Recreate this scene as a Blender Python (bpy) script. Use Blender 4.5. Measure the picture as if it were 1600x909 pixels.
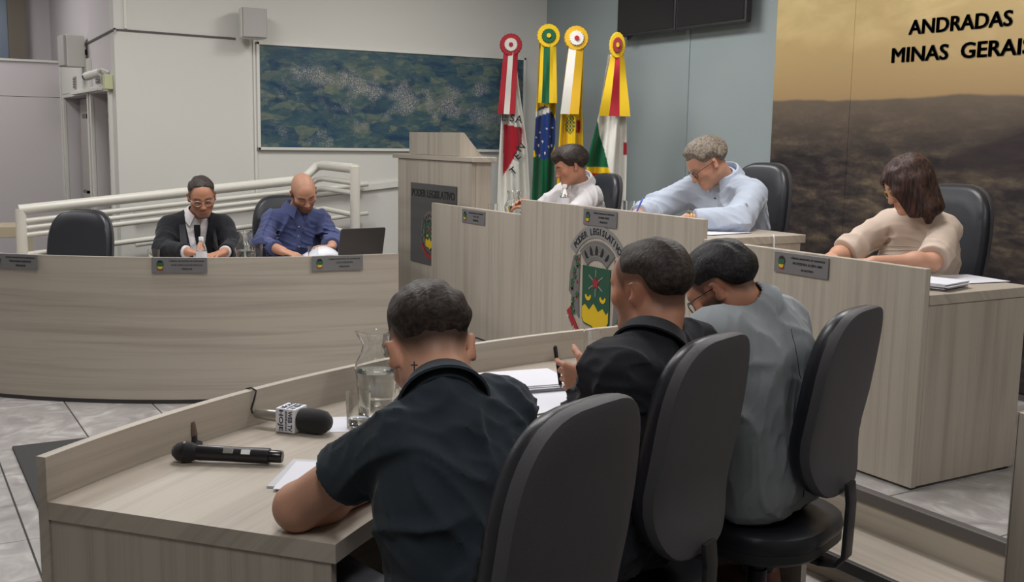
import bpy, bmesh, math, random
import numpy as np
from mathutils import Vector, Matrix

for o in list(bpy.data.objects):
    bpy.data.objects.remove(o)
scene = bpy.context.scene
COL = scene.collection
# Room axes: X runs along the mural wall, Y runs towards the mural wall, Z is up; metres.
# ------------------------------------------------------------------ camera
YAW, PITCH, ROLL = 1.03709, 0.1413, 0.01665
def _cam():
    F = np.array([0, math.cos(PITCH), -math.sin(PITCH)]); rt = np.array([1., 0, 0]); up = np.cross(rt, F)
    A = rt*math.cos(ROLL)+up*math.sin(ROLL); B = -rt*math.sin(ROLL)+up*math.cos(ROLL)
    V = np.array([math.cos(YAW), -math.sin(YAW), 0]); U = np.array([math.sin(YAW), math.cos(YAW), 0])
    c = [np.array([q@V, q@U, q[2]]) for q in (A, B, -F)]
    M = Matrix.Identity(4)
    for j in range(3):
        for i in range(3):
            M[i][j] = c[j][i]
    M.translation = (0, 0, 1.55)
    cd = bpy.data.cameras.new('camera'); cd.sensor_width = 36; cd.sensor_fit = 'HORIZONTAL'
    cd.lens = 36*1673.16/1600; cd.clip_start = .05; cd.clip_end = 60
    co = bpy.data.objects.new('camera', cd); COL.objects.link(co); co.matrix_world = M
    scene.camera = co
_cam()
# ------------------------------------------------------------------ world, lights, exposure
w = bpy.data.worlds.new('world'); scene.world = w; w.use_nodes = True
w.node_tree.nodes['Background'].inputs[0].default_value = (.55, .57, .6, 1)
w.node_tree.nodes['Background'].inputs[1].default_value = .12
scene.view_settings.view_transform = 'Standard'; scene.view_settings.look = 'None'
scene.view_settings.gamma = 1; scene.view_settings.use_curve_mapping = False
scene.view_settings.exposure = -0.3
CEIL = 3.25
LAMPS = [(-6.2, 1.2, 48), (-6.2, 3.6, 48), (-3.6, 1.2, 46), (-3.6, 3.6, 46), (-.6, 3.6, 34), (-.6, .2, 30), (-7.6, -1.2, 40), (-9.8, 0.2, 26)]
for lx, ly, e in LAMPS:
    ld = bpy.data.lights.new('ceiling_lamp_light', 'AREA'); ld.shape = 'RECTANGLE'; ld.size = 1.15; ld.size_y = .55
    ld.energy = e; ld.color = (1.0, .985, .97)
    lo = bpy.data.objects.new('ceiling_lamp_light', ld); COL.objects.link(lo); lo.location = (lx, ly, CEIL-.075)

# ------------------------------------------------------------------ helpers
def srgb(r, g, b):
    f = lambda c: (c/255/12.92) if c/255 <= .04045 else ((c/255+.055)/1.055)**2.4
    return (f(r), f(g), f(b), 1)
MATS = {}
def nmat(name):
    m = bpy.data.materials.new(name); m.use_nodes = True
    MATS[name] = m
    return m, m.node_tree.nodes, m.node_tree.links, m.node_tree.nodes['Principled BSDF']
def plain(name, col, rough=.6, metal=0, noise=0, nscale=8, bump=0, bscale=200, spec=.5, coat=0, sheen=0):
    m, N, L, P = nmat(name)
    P.inputs['Base Color'].default_value = col; P.inputs['Roughness'].default_value = rough
    P.inputs['Metallic'].default_value = metal; P.inputs['Specular IOR Level'].default_value = spec
    P.inputs['Coat Weight'].default_value = coat
    if sheen: P.inputs['Sheen Weight'].default_value = sheen
    tc = N.new('ShaderNodeTexCoord')
    if noise:
        n = N.new('ShaderNodeTexNoise'); n.inputs['Scale'].default_value = nscale; n.inputs['Detail'].default_value = 6
        L.new(tc.outputs['Object'], n.inputs['Vector'])
        mx = N.new('ShaderNodeMix'); mx.data_type = 'RGBA'
        mx.inputs['A'].default_value = tuple(c*(1-noise) for c in col[:3])+(1,)
        mx.inputs['B'].default_value = tuple(min(1, c*(1+noise)) for c in col[:3])+(1,)
        L.new(n.outputs['Fac'], mx.inputs['Factor']); L.new(mx.outputs['Result'], P.inputs['Base Color'])
    if bump:
        n = N.new('ShaderNodeTexNoise'); n.inputs['Scale'].default_value = bscale; n.inputs['Detail'].default_value = 3
        L.new(tc.outputs['Object'], n.inputs['Vector'])
        b = N.new('ShaderNodeBump'); b.inputs['Strength'].default_value = bump; b.inputs['Distance'].default_value = .004
        L.new(n.outputs['Fac'], b.inputs['Height']); L.new(b.outputs['Normal'], P.inputs['Normal'])
    return m
def ramp(N, stops):
    r = N.new('ShaderNodeValToRGB'); e = r.color_ramp.elements
    e[0].position, e[0].color = stops[0]; e[1].position, e[1].color = stops[-1]
    for p, c in stops[1:-1]:
        q = e.new(p); q.color = c
    return r
def wood(name, light, dark):
    """Pale laminate; the UV map runs along the grain (u) and across it (v), in metres."""
    m, N, L, P = nmat(name)
    uv = N.new('ShaderNodeUVMap'); uv.uv_map = 'UVMap'
    def nz(sx, sy, det, dist=0):
        mp = N.new('ShaderNodeMapping'); mp.inputs['Scale'].default_value = (sx, sy, 1)
        n = N.new('ShaderNodeTexNoise'); n.inputs['Scale'].default_value = 1; n.inputs['Detail'].default_value = det
        n.inputs['Distortion'].default_value = dist
        L.new(uv.outputs[0], mp.inputs['Vector']); L.new(mp.outputs[0], n.inputs['Vector']); return n
    a = nz(.7, 22, 6, .8); b = nz(2.0, 140, 3); c = nz(.35, 5, 3, .3)
    ad = N.new('ShaderNodeMath'); ad.operation = 'MULTIPLY_ADD'; ad.inputs[1].default_value = .3
    L.new(b.outputs['Fac'], ad.inputs[0]); L.new(a.outputs['Fac'], ad.inputs[2])
    a2 = N.new('ShaderNodeMath'); a2.operation = 'MULTIPLY_ADD'; a2.inputs[1].default_value = .5
    L.new(c.outputs['Fac'], a2.inputs[0]); L.new(ad.outputs[0], a2.inputs[2])
    r = ramp(N, [(.62, dark), (1.12 if 0 else .98, light)])
    L.new(a2.outputs[0], r.inputs['Fac']); L.new(r.outputs['Color'], P.inputs['Base Color'])
    P.inputs['Roughness'].default_value = .42; P.inputs['Specular IOR Level'].default_value = .35
    bp = N.new('ShaderNodeBump'); bp.inputs['Strength'].default_value = .08; bp.inputs['Distance'].default_value = .002
    L.new(b.outputs['Fac'], bp.inputs['Height']); L.new(bp.outputs['Normal'], P.inputs['Normal'])
    return m
def glass(name, col=(1, 1, 1, 1), rough=0.02, ior=1.45):
    m, N, L, P = nmat(name)
    P.inputs['Base Color'].default_value = col; P.inputs['Roughness'].default_value = rough
    P.inputs['Transmission Weight'].default_value = 1; P.inputs['IOR'].default_value = ior
    return m
def colattr(name, rough=.7, bump=0, bscale=150, spec=.3, sheen=0, sss=0, mottled=.1):
    m, N, L, P = nmat(name)
    at = N.new('ShaderNodeAttribute'); at.attribute_name = 'Col'
    tc = N.new('ShaderNodeTexCoord')
    n = N.new('ShaderNodeTexNoise'); n.inputs['Scale'].default_value = 30; n.inputs['Detail'].default_value = 4
    L.new(tc.outputs['Object'], n.inputs['Vector'])
    mr = N.new('ShaderNodeMapRange'); mr.inputs['To Min'].default_value = 1-mottled; mr.inputs['To Max'].default_value = 1+mottled
    L.new(n.outputs['Fac'], mr.inputs['Value'])
    mx = N.new('ShaderNodeVectorMath'); mx.operation = 'SCALE'
    L.new(at.outputs['Color'], mx.inputs[0]); L.new(mr.outputs[0], mx.inputs['Scale']); L.new(mx.outputs[0], P.inputs['Base Color'])
    P.inputs['Roughness'].default_value = rough; P.inputs['Specular IOR Level'].default_value = spec
    if sheen: P.inputs['Sheen Weight'].default_value = sheen
    if sss:
        P.inputs['Subsurface Weight'].default_value = sss; P.inputs['Subsurface Radius'].default_value = (.01, .004, .002)
    if bump:
        n2 = N.new('ShaderNodeTexNoise'); n2.inputs['Scale'].default_value = bscale; n2.inputs['Detail'].default_value = 3
        L.new(tc.outputs['Object'], n2.inputs['Vector'])
        b = N.new('ShaderNodeBump'); b.inputs['Strength'].default_value = bump; b.inputs['Distance'].default_value = .003
        L.new(n2.outputs['Fac'], b.inputs['Height']); L.new(b.outputs['Normal'], P.inputs['Normal'])
    return m

def meta(o, label=None, cat=None, group=None, kind=None):
    if label: o['label'] = label
    if cat: o['category'] = cat
    if group: o['group'] = group
    if kind: o['kind'] = kind
    return o
def thing(name, label, cat, loc=(0, 0, 0), rz=0, group=None):
    o = bpy.data.objects.new(name, None); COL.objects.link(o); o.location = loc; o.rotation_euler = (0, 0, rz)
    o.empty_display_size = .1
    return meta(o, label, cat, group)
def obj(name, me, mat, parent=None, loc=(0, 0, 0), rot=(0, 0, 0)):
    o = bpy.data.objects.new(name, me); COL.objects.link(o)
    if mat is not None and len(me.materials) == 0:
        me.materials.append(MATS[mat] if isinstance(mat, str) else mat)
    if parent: o.parent = parent
    o.location = loc; o.rotation_euler = rot
    return o
def rotz(a): return np.array([[math.cos(a), -math.sin(a), 0], [math.sin(a), math.cos(a), 0], [0, 0, 1.]])
def rotx(a): return np.array([[1., 0, 0], [0, math.cos(a), -math.sin(a)], [0, math.sin(a), math.cos(a)]])
def roty(a): return np.array([[math.cos(a), 0, math.sin(a)], [0, 1., 0], [-math.sin(a), 0, math.cos(a)]])
def nrm(v):
    v = np.array(v, float); return v/np.linalg.norm(v)
def frame(z, hint=(0, 0, 1)):
    """Rotation whose columns are x, y, z with z along the given direction."""
    z = nrm(z); h = np.array(hint, float)
    if abs(z@nrm(h)) > .98: h = np.array([0, 1., 0])
    x = nrm(np.cross(h, z)); y = np.cross(z, x)
    return np.array([x, y, z]).T

class MB:
    """Collects shapes and links them as one mesh object."""
    def __init__(s): s.v = []; s.f = []
    def add(s, v, f, R=None, c=None):
        v = np.array(v, float)
        if R is not None: v = v@np.array(R).T
        if c is not None: v = v+np.array(c)
        n = len(s.v); s.v += [tuple(q) for q in v]; s.f += [tuple(i+n for i in q) for q in f]; return s
    def box(s, lo, hi, R=None, c=None):
        (x0, y0, z0), (x1, y1, z1) = lo, hi
        return s.add([(x0, y0, z0), (x1, y0, z0), (x1, y1, z0), (x0, y1, z0), (x0, y0, z1), (x1, y0, z1), (x1, y1, z1), (x0, y1, z1)],
                     [(0, 3, 2, 1), (4, 5, 6, 7), (0, 1, 5, 4), (1, 2, 6, 5), (2, 3, 7, 6), (3, 0, 4, 7)], R, c)
    def tube(s, pts, r, n=10, R=None, c=None, closed=False):
        P = [np.array(p, float) for p in pts]; m = len(P)
        rr = list(r) if hasattr(r, '__len__') else [r]*m
        v = []; f = []; x = None
        for i in range(m):
            if closed: t = nrm(P[(i+1) % m]-P[i-1])
            else: t = nrm(P[min(i+1, m-1)]-P[max(i-1, 0)])
            if x is None: x = frame(t)[:, 0]
            x = nrm(x-t*(x@t)); y = np.cross(t, x)
            for k in range(n):
                a = 2*math.pi*k/n; v.append(P[i]+rr[i]*(math.cos(a)*x+math.sin(a)*y))
        for i in range(m if closed else m-1):
            j = (i+1) % m
            for k in range(n):
                f.append((i*n+k, i*n+(k+1) % n, j*n+(k+1) % n, j*n+k))
        if not closed:
            f.append(tuple(range(n))[::-1]); f.append(tuple((m-1)*n+k for k in range(n)))
        return s.add(v, f, R, c)
    def lathe(s, prof, n=24, R=None, c=None, loop=False):
        v = []; f = []; m = len(prof)
        for (r, z) in prof:
            for k in range(n):
                a = 2*math.pi*k/n; v.append((r*math.cos(a), r*math.sin(a), z))
        for i in range(m if loop else m-1):
            j = (i+1) % m
            for k in range(n):
                f.append((i*n+k, i*n+(k+1) % n, j*n+(k+1) % n, j*n+k))
        if not loop:
            f.append(tuple(range(n))[::-1]); f.append(tuple((m-1)*n+k for k in range(n)))
        return s.add(v, f, R, c)
    def prism(s, poly, z0, z1, R=None, c=None):
        n = len(poly)
        v = [(x, y, z0) for x, y in poly]+[(x, y, z1) for x, y in poly]
        ar = sum(poly[i][0]*poly[(i+1) % n][1]-poly[(i+1) % n][0]*poly[i][1] for i in range(n))
        f = [tuple(range(n))[::-1], tuple(range(n, 2*n))]+[(i, (i+1) % n, n+(i+1) % n, n+i) for i in range(n)]
        if ar < 0: f = [q[::-1] for q in f]
        return s.add(v, f, R, c)
    def arc(s, cx, cy, r0, r1, a0, a1, z0, z1, n=32):
        v = []; f = []
        for i in range(n+1):
            a = a0+(a1-a0)*i/n; ca, sa = math.cos(a), math.sin(a)
            v += [(cx+r0*ca, cy+r0*sa, z0), (cx+r1*ca, cy+r1*sa, z0), (cx+r1*ca, cy+r1*sa, z1), (cx+r0*ca, cy+r0*sa, z1)]
        for i in range(n):
            for k in range(4):
                f.append((4*i+k, 4*i+(k+1) % 4, 4*i+4+(k+1) % 4, 4*i+4+k))
        f += [(3, 2, 1, 0), (4*n, 4*n+1, 4*n+2, 4*n+3)]
        return s.add(v, f)
    def build(s, name, mat, parent=None, world=False, bevel=0, smooth=False, grain=None, seg=2, loc=(0, 0, 0), rot=(0, 0, 0), sub=0):
        v = np.array(s.v, float); off = np.zeros(3)
        if world and parent:
            off = np.array(parent.location)
            pp = parent.parent
            while pp: off = off+np.array(pp.location); pp = pp.parent
        me = bpy.data.meshes.new(name); me.from_pydata([tuple(q) for q in v-off], [], s.f)
        bm = bmesh.new(); bm.from_mesh(me)
        bmesh.ops.recalc_face_normals(bm, faces=bm.faces)
        if bevel:
            es = [e for e in bm.edges if len(e.link_faces) == 2 and e.calc_face_angle(0) > .6]
            bmesh.ops.bevel(bm, geom=es, offset=bevel, segments=seg, affect='EDGES', profile=.5)
        if grain is not None:
            uvl = bm.loops.layers.uv.new('UVMap')
            for fc in bm.faces:
                for lp in fc.loops:
                    q = np.array(lp.vert.co)+off
                    if isinstance(grain, tuple):
                        d = q[:2]-np.array(grain[:2]); rr = math.hypot(*d); th = math.atan2(d[1], -d[0] if grain[2] < 0 else d[0])
                        lp[uvl].uv = (th*3.0, rr+q[2])
                    else:
                        o = [i for i in range(3) if i != grain]
                        lp[uvl].uv = (q[grain]+.37*off[0], q[o[0]]+q[o[1]])
        bm.to_mesh(me); bm.free()
        if smooth:
            me.polygons.foreach_set('use_smooth', [True]*len(me.polygons))
            if smooth == 2:
                try: me.set_sharp_from_angle(angle=.7)
                except Exception: pass
        o = obj(name, me, mat, parent, loc, rot)
        if sub:
            md = o.modifiers.new('sub', 'SUBSURF'); md.levels = sub; md.render_levels = sub
        return o
def text_geo(body, size, depth=.002, bold=.012, align='CENTER', width=None, height=None):
    """Verts and faces of flat lettering in the XY plane, thickness along Z."""
    cu = bpy.data.curves.new('t', 'FONT'); cu.body = body; cu.size = size; cu.extrude = depth/2; cu.offset = bold*size
    cu.align_x = align; cu.resolution_u = 3
    o = bpy.data.objects.new('t', cu)
    me = bpy.data.meshes.new_from_object(o)
    v = np.array([tuple(q.co) for q in me.vertices]).reshape(-1, 3); f = [tuple(p.vertices) for p in me.polygons]
    bpy.data.objects.remove(o); bpy.data.curves.remove(cu); bpy.data.meshes.remove(me)
    if len(v):
        if width: v[:, 0] *= width/(v[:, 0].max()-v[:, 0].min())
        if height: v[:, 1] *= height/(v[:, 1].max()-v[:, 1].min())
    return v, f
def loose(v, f):
    """Split lettering into single letters (pieces that overlap sideways stay together)."""
    p = list(range(len(v)))
    def fd(i):
        while p[i] != i: p[i] = p[p[i]]; i = p[i]
        return i
    for q in f:
        for k in q[1:]: p[fd(k)] = fd(q[0])
    rt = np.array([fd(i) for i in range(len(v))]); out = []
    for r in sorted(set(rt), key=lambda r: v[rt == r, 0].min()):
        ix = np.nonzero(rt == r)[0]; mp = {int(j): i for i, j in enumerate(ix)}
        out.append((v[ix], [tuple(mp[k] for k in q) for q in f if q[0] in mp]))
    return out
def rrect(w, h, r, n=5):
    p = []
    for cx, cy, a in ((w/2-r, h/2-r, 0), (-w/2+r, h/2-r, 90), (-w/2+r, -h/2+r, 180), (w/2-r, -h/2+r, 270)):
        for i in range(n+1):
            t = math.radians(a+90*i/n); p.append((cx+r*math.cos(t), cy+r*math.sin(t)))
    return p
def copy_tree(o, parent=None):
    c = o.copy(); COL.objects.link(c); c.parent = parent
    for ch in list(o.children): copy_tree(ch, c)
    return c

# ------------------------------------------------------------------ materials
plain('white_wall', srgb(207, 206, 201), .75, noise=.03, nscale=1.5, bump=.05, bscale=90)
plain('lilac_wall', srgb(202, 196, 199), .75, noise=.04, nscale=1.2)
plain('grey_wall', srgb(147, 158, 160), .7, noise=.06, nscale=1.8, bump=.05, bscale=90)
plain('ceiling_white', srgb(215, 213, 206), .8)
plain('grout', srgb(70, 68, 66), .85)
plain('dark_nosing', srgb(96, 92, 90), .45)
plain('step_edge_dark', srgb(58, 57, 58), .5)
plain('rail_paint', srgb(206, 203, 194), .35)
plain('white_paint', srgb(212, 211, 205), .5)
plain('speaker_grey', srgb(166, 162, 160), .6, bump=.1, bscale=400)
plain('black_plastic', srgb(38, 38, 41), .45, bump=.12, bscale=500)
plain('black_gloss', srgb(22, 23, 26), .25)
plain('chair_shell', srgb(76, 75, 79), .55, bump=.25, bscale=700)
plain('chair_leather', srgb(34, 36, 43), .38, bump=.1, bscale=350)
plain('chair_metal', srgb(40, 40, 43), .35, metal=.6)
plain('steel_plate', srgb(128, 127, 129), .42, metal=.35)
plain('dark_plate', srgb(82, 82, 84), .38, metal=.35)
plain('emblem_silver', srgb(139, 138, 137), .5, metal=.15)
plain('emblem_stone', srgb(108, 106, 104), .6)
plain('ink_black', srgb(28, 28, 32), .6)
plain('ink_navy', srgb(42, 44, 92), .6)
plain('emblem_green', srgb(32, 78, 58), .5)
plain('leaf_green', srgb(40, 92, 60), .5)
plain('emblem_red', srgb(150, 40, 48), .5)
plain('emblem_yellow', srgb(214, 178, 24), .5)
plain('emblem_white', srgb(200, 198, 190), .5)
plain('paper', srgb(214, 215, 224), .8, noise=.02)
plain('paper_edge', srgb(190, 190, 196), .8)
plain('foam_black', srgb(24, 24, 27), .95, bump=.6, bscale=420, sheen=.2)
plain('mic_metal', srgb(176, 174, 168), .3, metal=.8)
plain('mic_body', srgb(38, 36, 40), .32, metal=.3)
plain('laptop_lid', srgb(58, 55, 56), .5, bump=.05)
plain('pen_blue', srgb(40, 70, 170), .35)
plain('phone_violet', srgb(70, 68, 150), .3)
plain('gold', srgb(190, 160, 90), .3, metal=.8)
plain('cap_white', srgb(224, 226, 230), .4)
plain('label_blue', srgb(58, 78, 150), .4)
plain('mat_rubber', srgb(62, 62, 62), .95, bump=.6, bscale=300)
plain('door_wood', srgb(96, 80, 70), .5)
plain('door_panel', srgb(176, 172, 166), .6)
plain('dark_void', srgb(60, 58, 56), .8)
plain('pole_metal', srgb(190, 188, 180), .3, metal=.7)
plain('flag_red', srgb(172, 30, 46), .75, bump=.1); plain('flag_yellow', srgb(226, 188, 22), .75, bump=.1)
plain('flag_green', srgb(10, 92, 56), .75, bump=.1); plain('flag_white', srgb(222, 220, 212), .75, bump=.1)
plain('flag_gold', srgb(214, 168, 30), .75)
plain('exit_green', srgb(196, 200, 160), .5)
plain('trim_beige', srgb(176, 164, 140), .5)
plain('sky_glass', srgb(120, 136, 158), .2)
plain('column_brown', srgb(128, 120, 110), .7)
plain('lamp_frame', srgb(225, 225, 222), .5)
m, N, L, P = nmat('lamp_glow'); P.inputs['Emission Color'].default_value = (1, .97, .92, 1); P.inputs['Emission Strength'].default_value = 3
wood('wood', srgb(181, 172, 160), srgb(160, 150, 139))
wood('wood_shade', srgb(179, 170, 158), srgb(158, 148, 137))
glass('clear_glass', (.97, .985, .98, 1)); glass('water', (.97, .99, .985, 1), ior=1.33); glass('lens', (1, 1, 1, 1), ior=1.02)
m, N, L, P = nmat('tile_marble')
tc = N.new('ShaderNodeTexCoord'); oi = N.new('ShaderNodeObjectInfo')
ad = N.new('ShaderNodeVectorMath'); ad.operation = 'ADD'; L.new(tc.outputs['Object'], ad.inputs[0]); L.new(oi.outputs['Location'], ad.inputs[1])
n1 = N.new('ShaderNodeTexNoise'); n1.inputs['Scale'].default_value = 5; n1.inputs['Detail'].default_value = 8; n1.inputs['Distortion'].default_value = 1.5
L.new(ad.outputs[0], n1.inputs['Vector'])
r = ramp(N, [(.3, srgb(150, 146, 146)), (.55, srgb(172, 168, 167)), (.7, srgb(196, 193, 191))]); L.new(n1.outputs['Fac'], r.inputs['Fac'])
L.new(r.outputs['Color'], P.inputs['Base Color']); P.inputs['Roughness'].default_value = .25
# ------------------------------------------------------------------ the setting
def struct(name, mb, mat, label, parent=None, **k):
    o = mb.build(name, mat, parent, **k)
    if not parent: meta(o, label, None, None, 'structure'); o['category'] = name.split('_')[0]
    return o
WX, WY = -8.27, 5.2
DZ = .25
fl = struct('floor', MB().box((-12.2, -3.5, -.12), (2.5, 5.4, -.006)), 'grout', 'grey marbled ceramic tile floor between the curved benches')
T = .438
tile_me = None
def tile_mesh(s):
    mb = MB().box((0, 0, -.008), (s-.007, s-.007, 0)); o = mb.build('tile', 'tile_marble', None, bevel=.0015, seg=1)
    me = o.data; bpy.data.objects.remove(o); return me
tm = tile_mesh(T)
for i in range(-4, 10):
    for j in range(-3, 6):
        obj('tile', tm, None, fl, (-6.065+T*i+.0035, .413+T*j+.0035, 0))
struct('ceiling', MB().box((-12.2, -3.5, CEIL), (2.5, 5.4, CEIL+.1)), 'ceiling_white', 'plain white ceiling above the chamber')
struct('wall_left', MB().box((WX-.15, 1.52, 0), (WX, WY, CEIL)), 'white_wall', 'white side wall behind the ramp with the aerial picture')
struct('wall_back', MB().box((WX-.15, WY, 0), (2.5, WY+.15, CEIL)), 'grey_wall', 'blue-grey wall behind the flags and the screens')
struct('wall_right', MB().box((2.4, -3.5, 0), (2.5, 5.2, CEIL)), 'white_wall', 'white wall behind the viewer')
struct('wall_front', MB().box((-12.2, -3.5, 0), (2.4, -3.4, CEIL)), 'white_wall', 'white wall opposite the mural')
# recess with two doors: piers and header around the openings
rw = MB().box((-11.5, 1.52, 1.85), (WX-.15, 1.67, CEIL)).box((-11.5, 1.52, 0), (-10.67, 1.67, 1.85)).box((-9.39, 1.52, 0), (-9.21, 1.67, 1.85)).box((-8.47, 1.52, 0), (WX-.15, 1.67, 1.85))
struct('wall_recess', rw, 'lilac_wall', 'lilac-white return wall with two door openings')
struct('wall_far', MB().box((-11.6, -3.5, 0), (-11.5, 1.67, CEIL)), 'lilac_wall', 'high lilac wall beyond the partition')
pt = struct('wall_partition', MB().box((-10.9, -3.4, 0), (-10.8, 1.5, 1.853)), 'lilac_wall', 'lilac partition wall left of the doors')
MB().box((-10.9, -3.4, 1.858), (-10.803, 1.5, 2.17)).build('upper_panel', 'lilac_wall', pt)
MB().box((-10.92, -3.4, 2.17), (-10.785, 1.5, 2.19)).build('top_rail', 'white_paint', pt)
MB().box((-10.81, 1.49, 0), (-10.77, 1.52, 2.13)).build('edge_post', 'white_paint', pt, bevel=.004)
wn = MB().box((-11.5, .2, 2.0), (-11.47, 1.14, 3.1)).build('window_1', 'sky_glass'); meta(wn, 'blue-grey glass pane high up at the left edge', 'window', None, 'structure')
MB().box((-11.5, 1.14, 1.9), (-11.42, 1.3, CEIL)).build('window_post', 'column_brown', wn)
for k, (x0, x1, hx) in enumerate(((-10.67, -9.39, -9.75), (-9.21, -8.47, -8.75))):
    d = thing('door_%d' % (k+1), ('grey door with dark brown jamb, left of the two by the partition', 'narrow grey door with brown strip next to the white wall corner')[k], 'door', (x0, 1.6, 0)); d['kind'] = 'structure'
    w = x1-x0
    for a_, b_ in (((-.05, 0), (.0, 1.9)), ((w, 0), (w+.05, 1.9)), ((.0, 1.85), (w, 1.9))): MB().box((a_[0], -.105, a_[1]), (b_[0], -.075, b_[1])).build('casing', 'white_paint', d, bevel=.003)
    MB().box((.05, .03, 0), (w*.72, .07, 1.84)).build('leaf', 'door_panel', d, bevel=.004)
    MB().box((w*.72, .0, 0), (w*.86, .06, 1.84)).build('jamb', 'door_wood', d)
    MB().box((w*.86, .02, 0), (w-.005, .06, 1.84)).build('side_panel', 'door_panel', d)
    h = MB().box((w*.5, -.06, 1.02), (w*.66, -.04, 1.045)).box((w*.64, -.06, 1.02), (w*.66, .04, 1.045)); h.build('handle', 'black_gloss', d, bevel=.004)
    MB().box((w*.52, -.05, 1.66), (w*.7, .03, 1.7)).build('door_closer', 'black_gloss', d, bevel=.004)
# dais, step, ramp
da = struct('floor_dais', MB().box((-8.27, 3.17, 0), (2.4, 5.2, DZ-.007)), 'grout', 'raised tiled platform carrying the head table')
T2 = .465
tm2 = tile_mesh(T2)
for i in range(-12, 4):
    for j in range(-1, 4):
        x, y = -2.6+T2*i, 3.64+T2*j
        if j == -1: continue
        if x < -8.27 or y+T2 > 5.2: continue
        obj('tile', tm2, None, da, (x+.003, y+.003, DZ))
tm3 = MB().box((0, 0, -.008), (T2-.007, .445, 0)).build('tile', 'tile_marble', None); me3 = tm3.data; bpy.data.objects.remove(tm3)
for i in range(-12, 4):
    obj('tile', me3, None, da, (-2.6+T2*i+.003, 3.193, DZ))
nz = MB().box((-8.27, 3.15, .205), (2.4, 3.19, DZ+.001)).build('trim_1', 'dark_nosing', None, bevel=.004); meta(nz, 'grey edging strip along the platform front', 'trim', None, 'structure')
rs = MB().box((-8.27, 3.16, 0), (2.4, 3.172, .205)).build('trim_2', 'wood', None, grain=0); meta(rs, 'wooden riser below the platform edge', 'trim', None, 'structure')
stp = MB().box((-2.82, 2.865, .0), (-2.0, 3.16, .1)).box((-1.995, 2.865, .0), (2.0, 3.16, .1)).build('floor_step', 'wood', None, grain=0, bevel=.003); meta(stp, 'low wooden step in front of the platform', 'step', None, 'structure')
MB().box((-2.83, 2.845, .06), (2.0, 2.87, .104)).build('nosing', 'step_edge_dark', stp, bevel=.004)
rp = MB().add([(-8.27, .76, -.004), (-7.45, .76, -.004), (-7.45, 3.17, -.004), (-8.27, 3.17, -.004), (-8.27, .76, .002), (-7.45, .76, .002), (-7.45, 3.17, .25), (-8.27, 3.17, .25)],
              [(0, 3, 2, 1), (4, 5, 6, 7), (0, 1, 5, 4), (1, 2, 6, 5), (2, 3, 7, 6), (3, 0, 4, 7)]).build('floor_ramp', 'column_brown'); meta(rp, 'sloping access ramp along the white wall', 'ramp', None, 'structure')
# ceiling lamps
LN = ['over the far bench', 'over the lectern', 'over the near bench', 'over the head table', 'over the step', 'above the viewer', 'over the left aisle', 'over the door recess']
for (lx, ly, e), ln in zip(LAMPS, LN):
    t = thing('ceiling_lamp', 'flat white ceiling lamp panel '+ln, 'lamp', (lx, ly, CEIL-.06), 0, 'ceiling lamp panels')
    MB().box((-.62, -.32, 0), (.62, .32, .06)).build('housing', 'lamp_frame', t)
    MB().box((-.57, -.27, -.006), (.57, .27, .0)).build('diffuser', 'lamp_glow', t)

# ------------------------------------------------------------------ printed mural and aerial picture (flat prints)
def mathn(N, L, op, a, b=None, c=None, clamp=False):
    n = N.new('ShaderNodeMath'); n.operation = op; n.use_clamp = clamp
    for i, q in enumerate((a, b, c)):
        if q is None: continue
        if isinstance(q, (int, float)): n.inputs[i].default_value = q
        else: L.new(q, n.inputs[i])
    return n.outputs[0]
def mixc(N, L, f, a, b):
    n = N.new('ShaderNodeMix'); n.data_type = 'RGBA'
    for k, q in (('Factor', f), ('A', a), ('B', b)):
        if isinstance(q, (tuple, float, int)): n.inputs[k].default_value = q
        else: L.new(q, n.inputs[k])
    return n.outputs['Result']
def noisen(N, L, vec, scale, det=6, dist=0, sx=(1, 1, 1)):
    mp = N.new('ShaderNodeMapping'); mp.inputs['Scale'].default_value = sx; L.new(vec, mp.inputs['Vector'])
    n = N.new('ShaderNodeTexNoise'); n.inputs['Scale'].default_value = scale; n.inputs['Detail'].default_value = det; n.inputs['Distortion'].default_value = dist
    L.new(mp.outputs[0], n.inputs['Vector']); return n.outputs['Fac']
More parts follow.
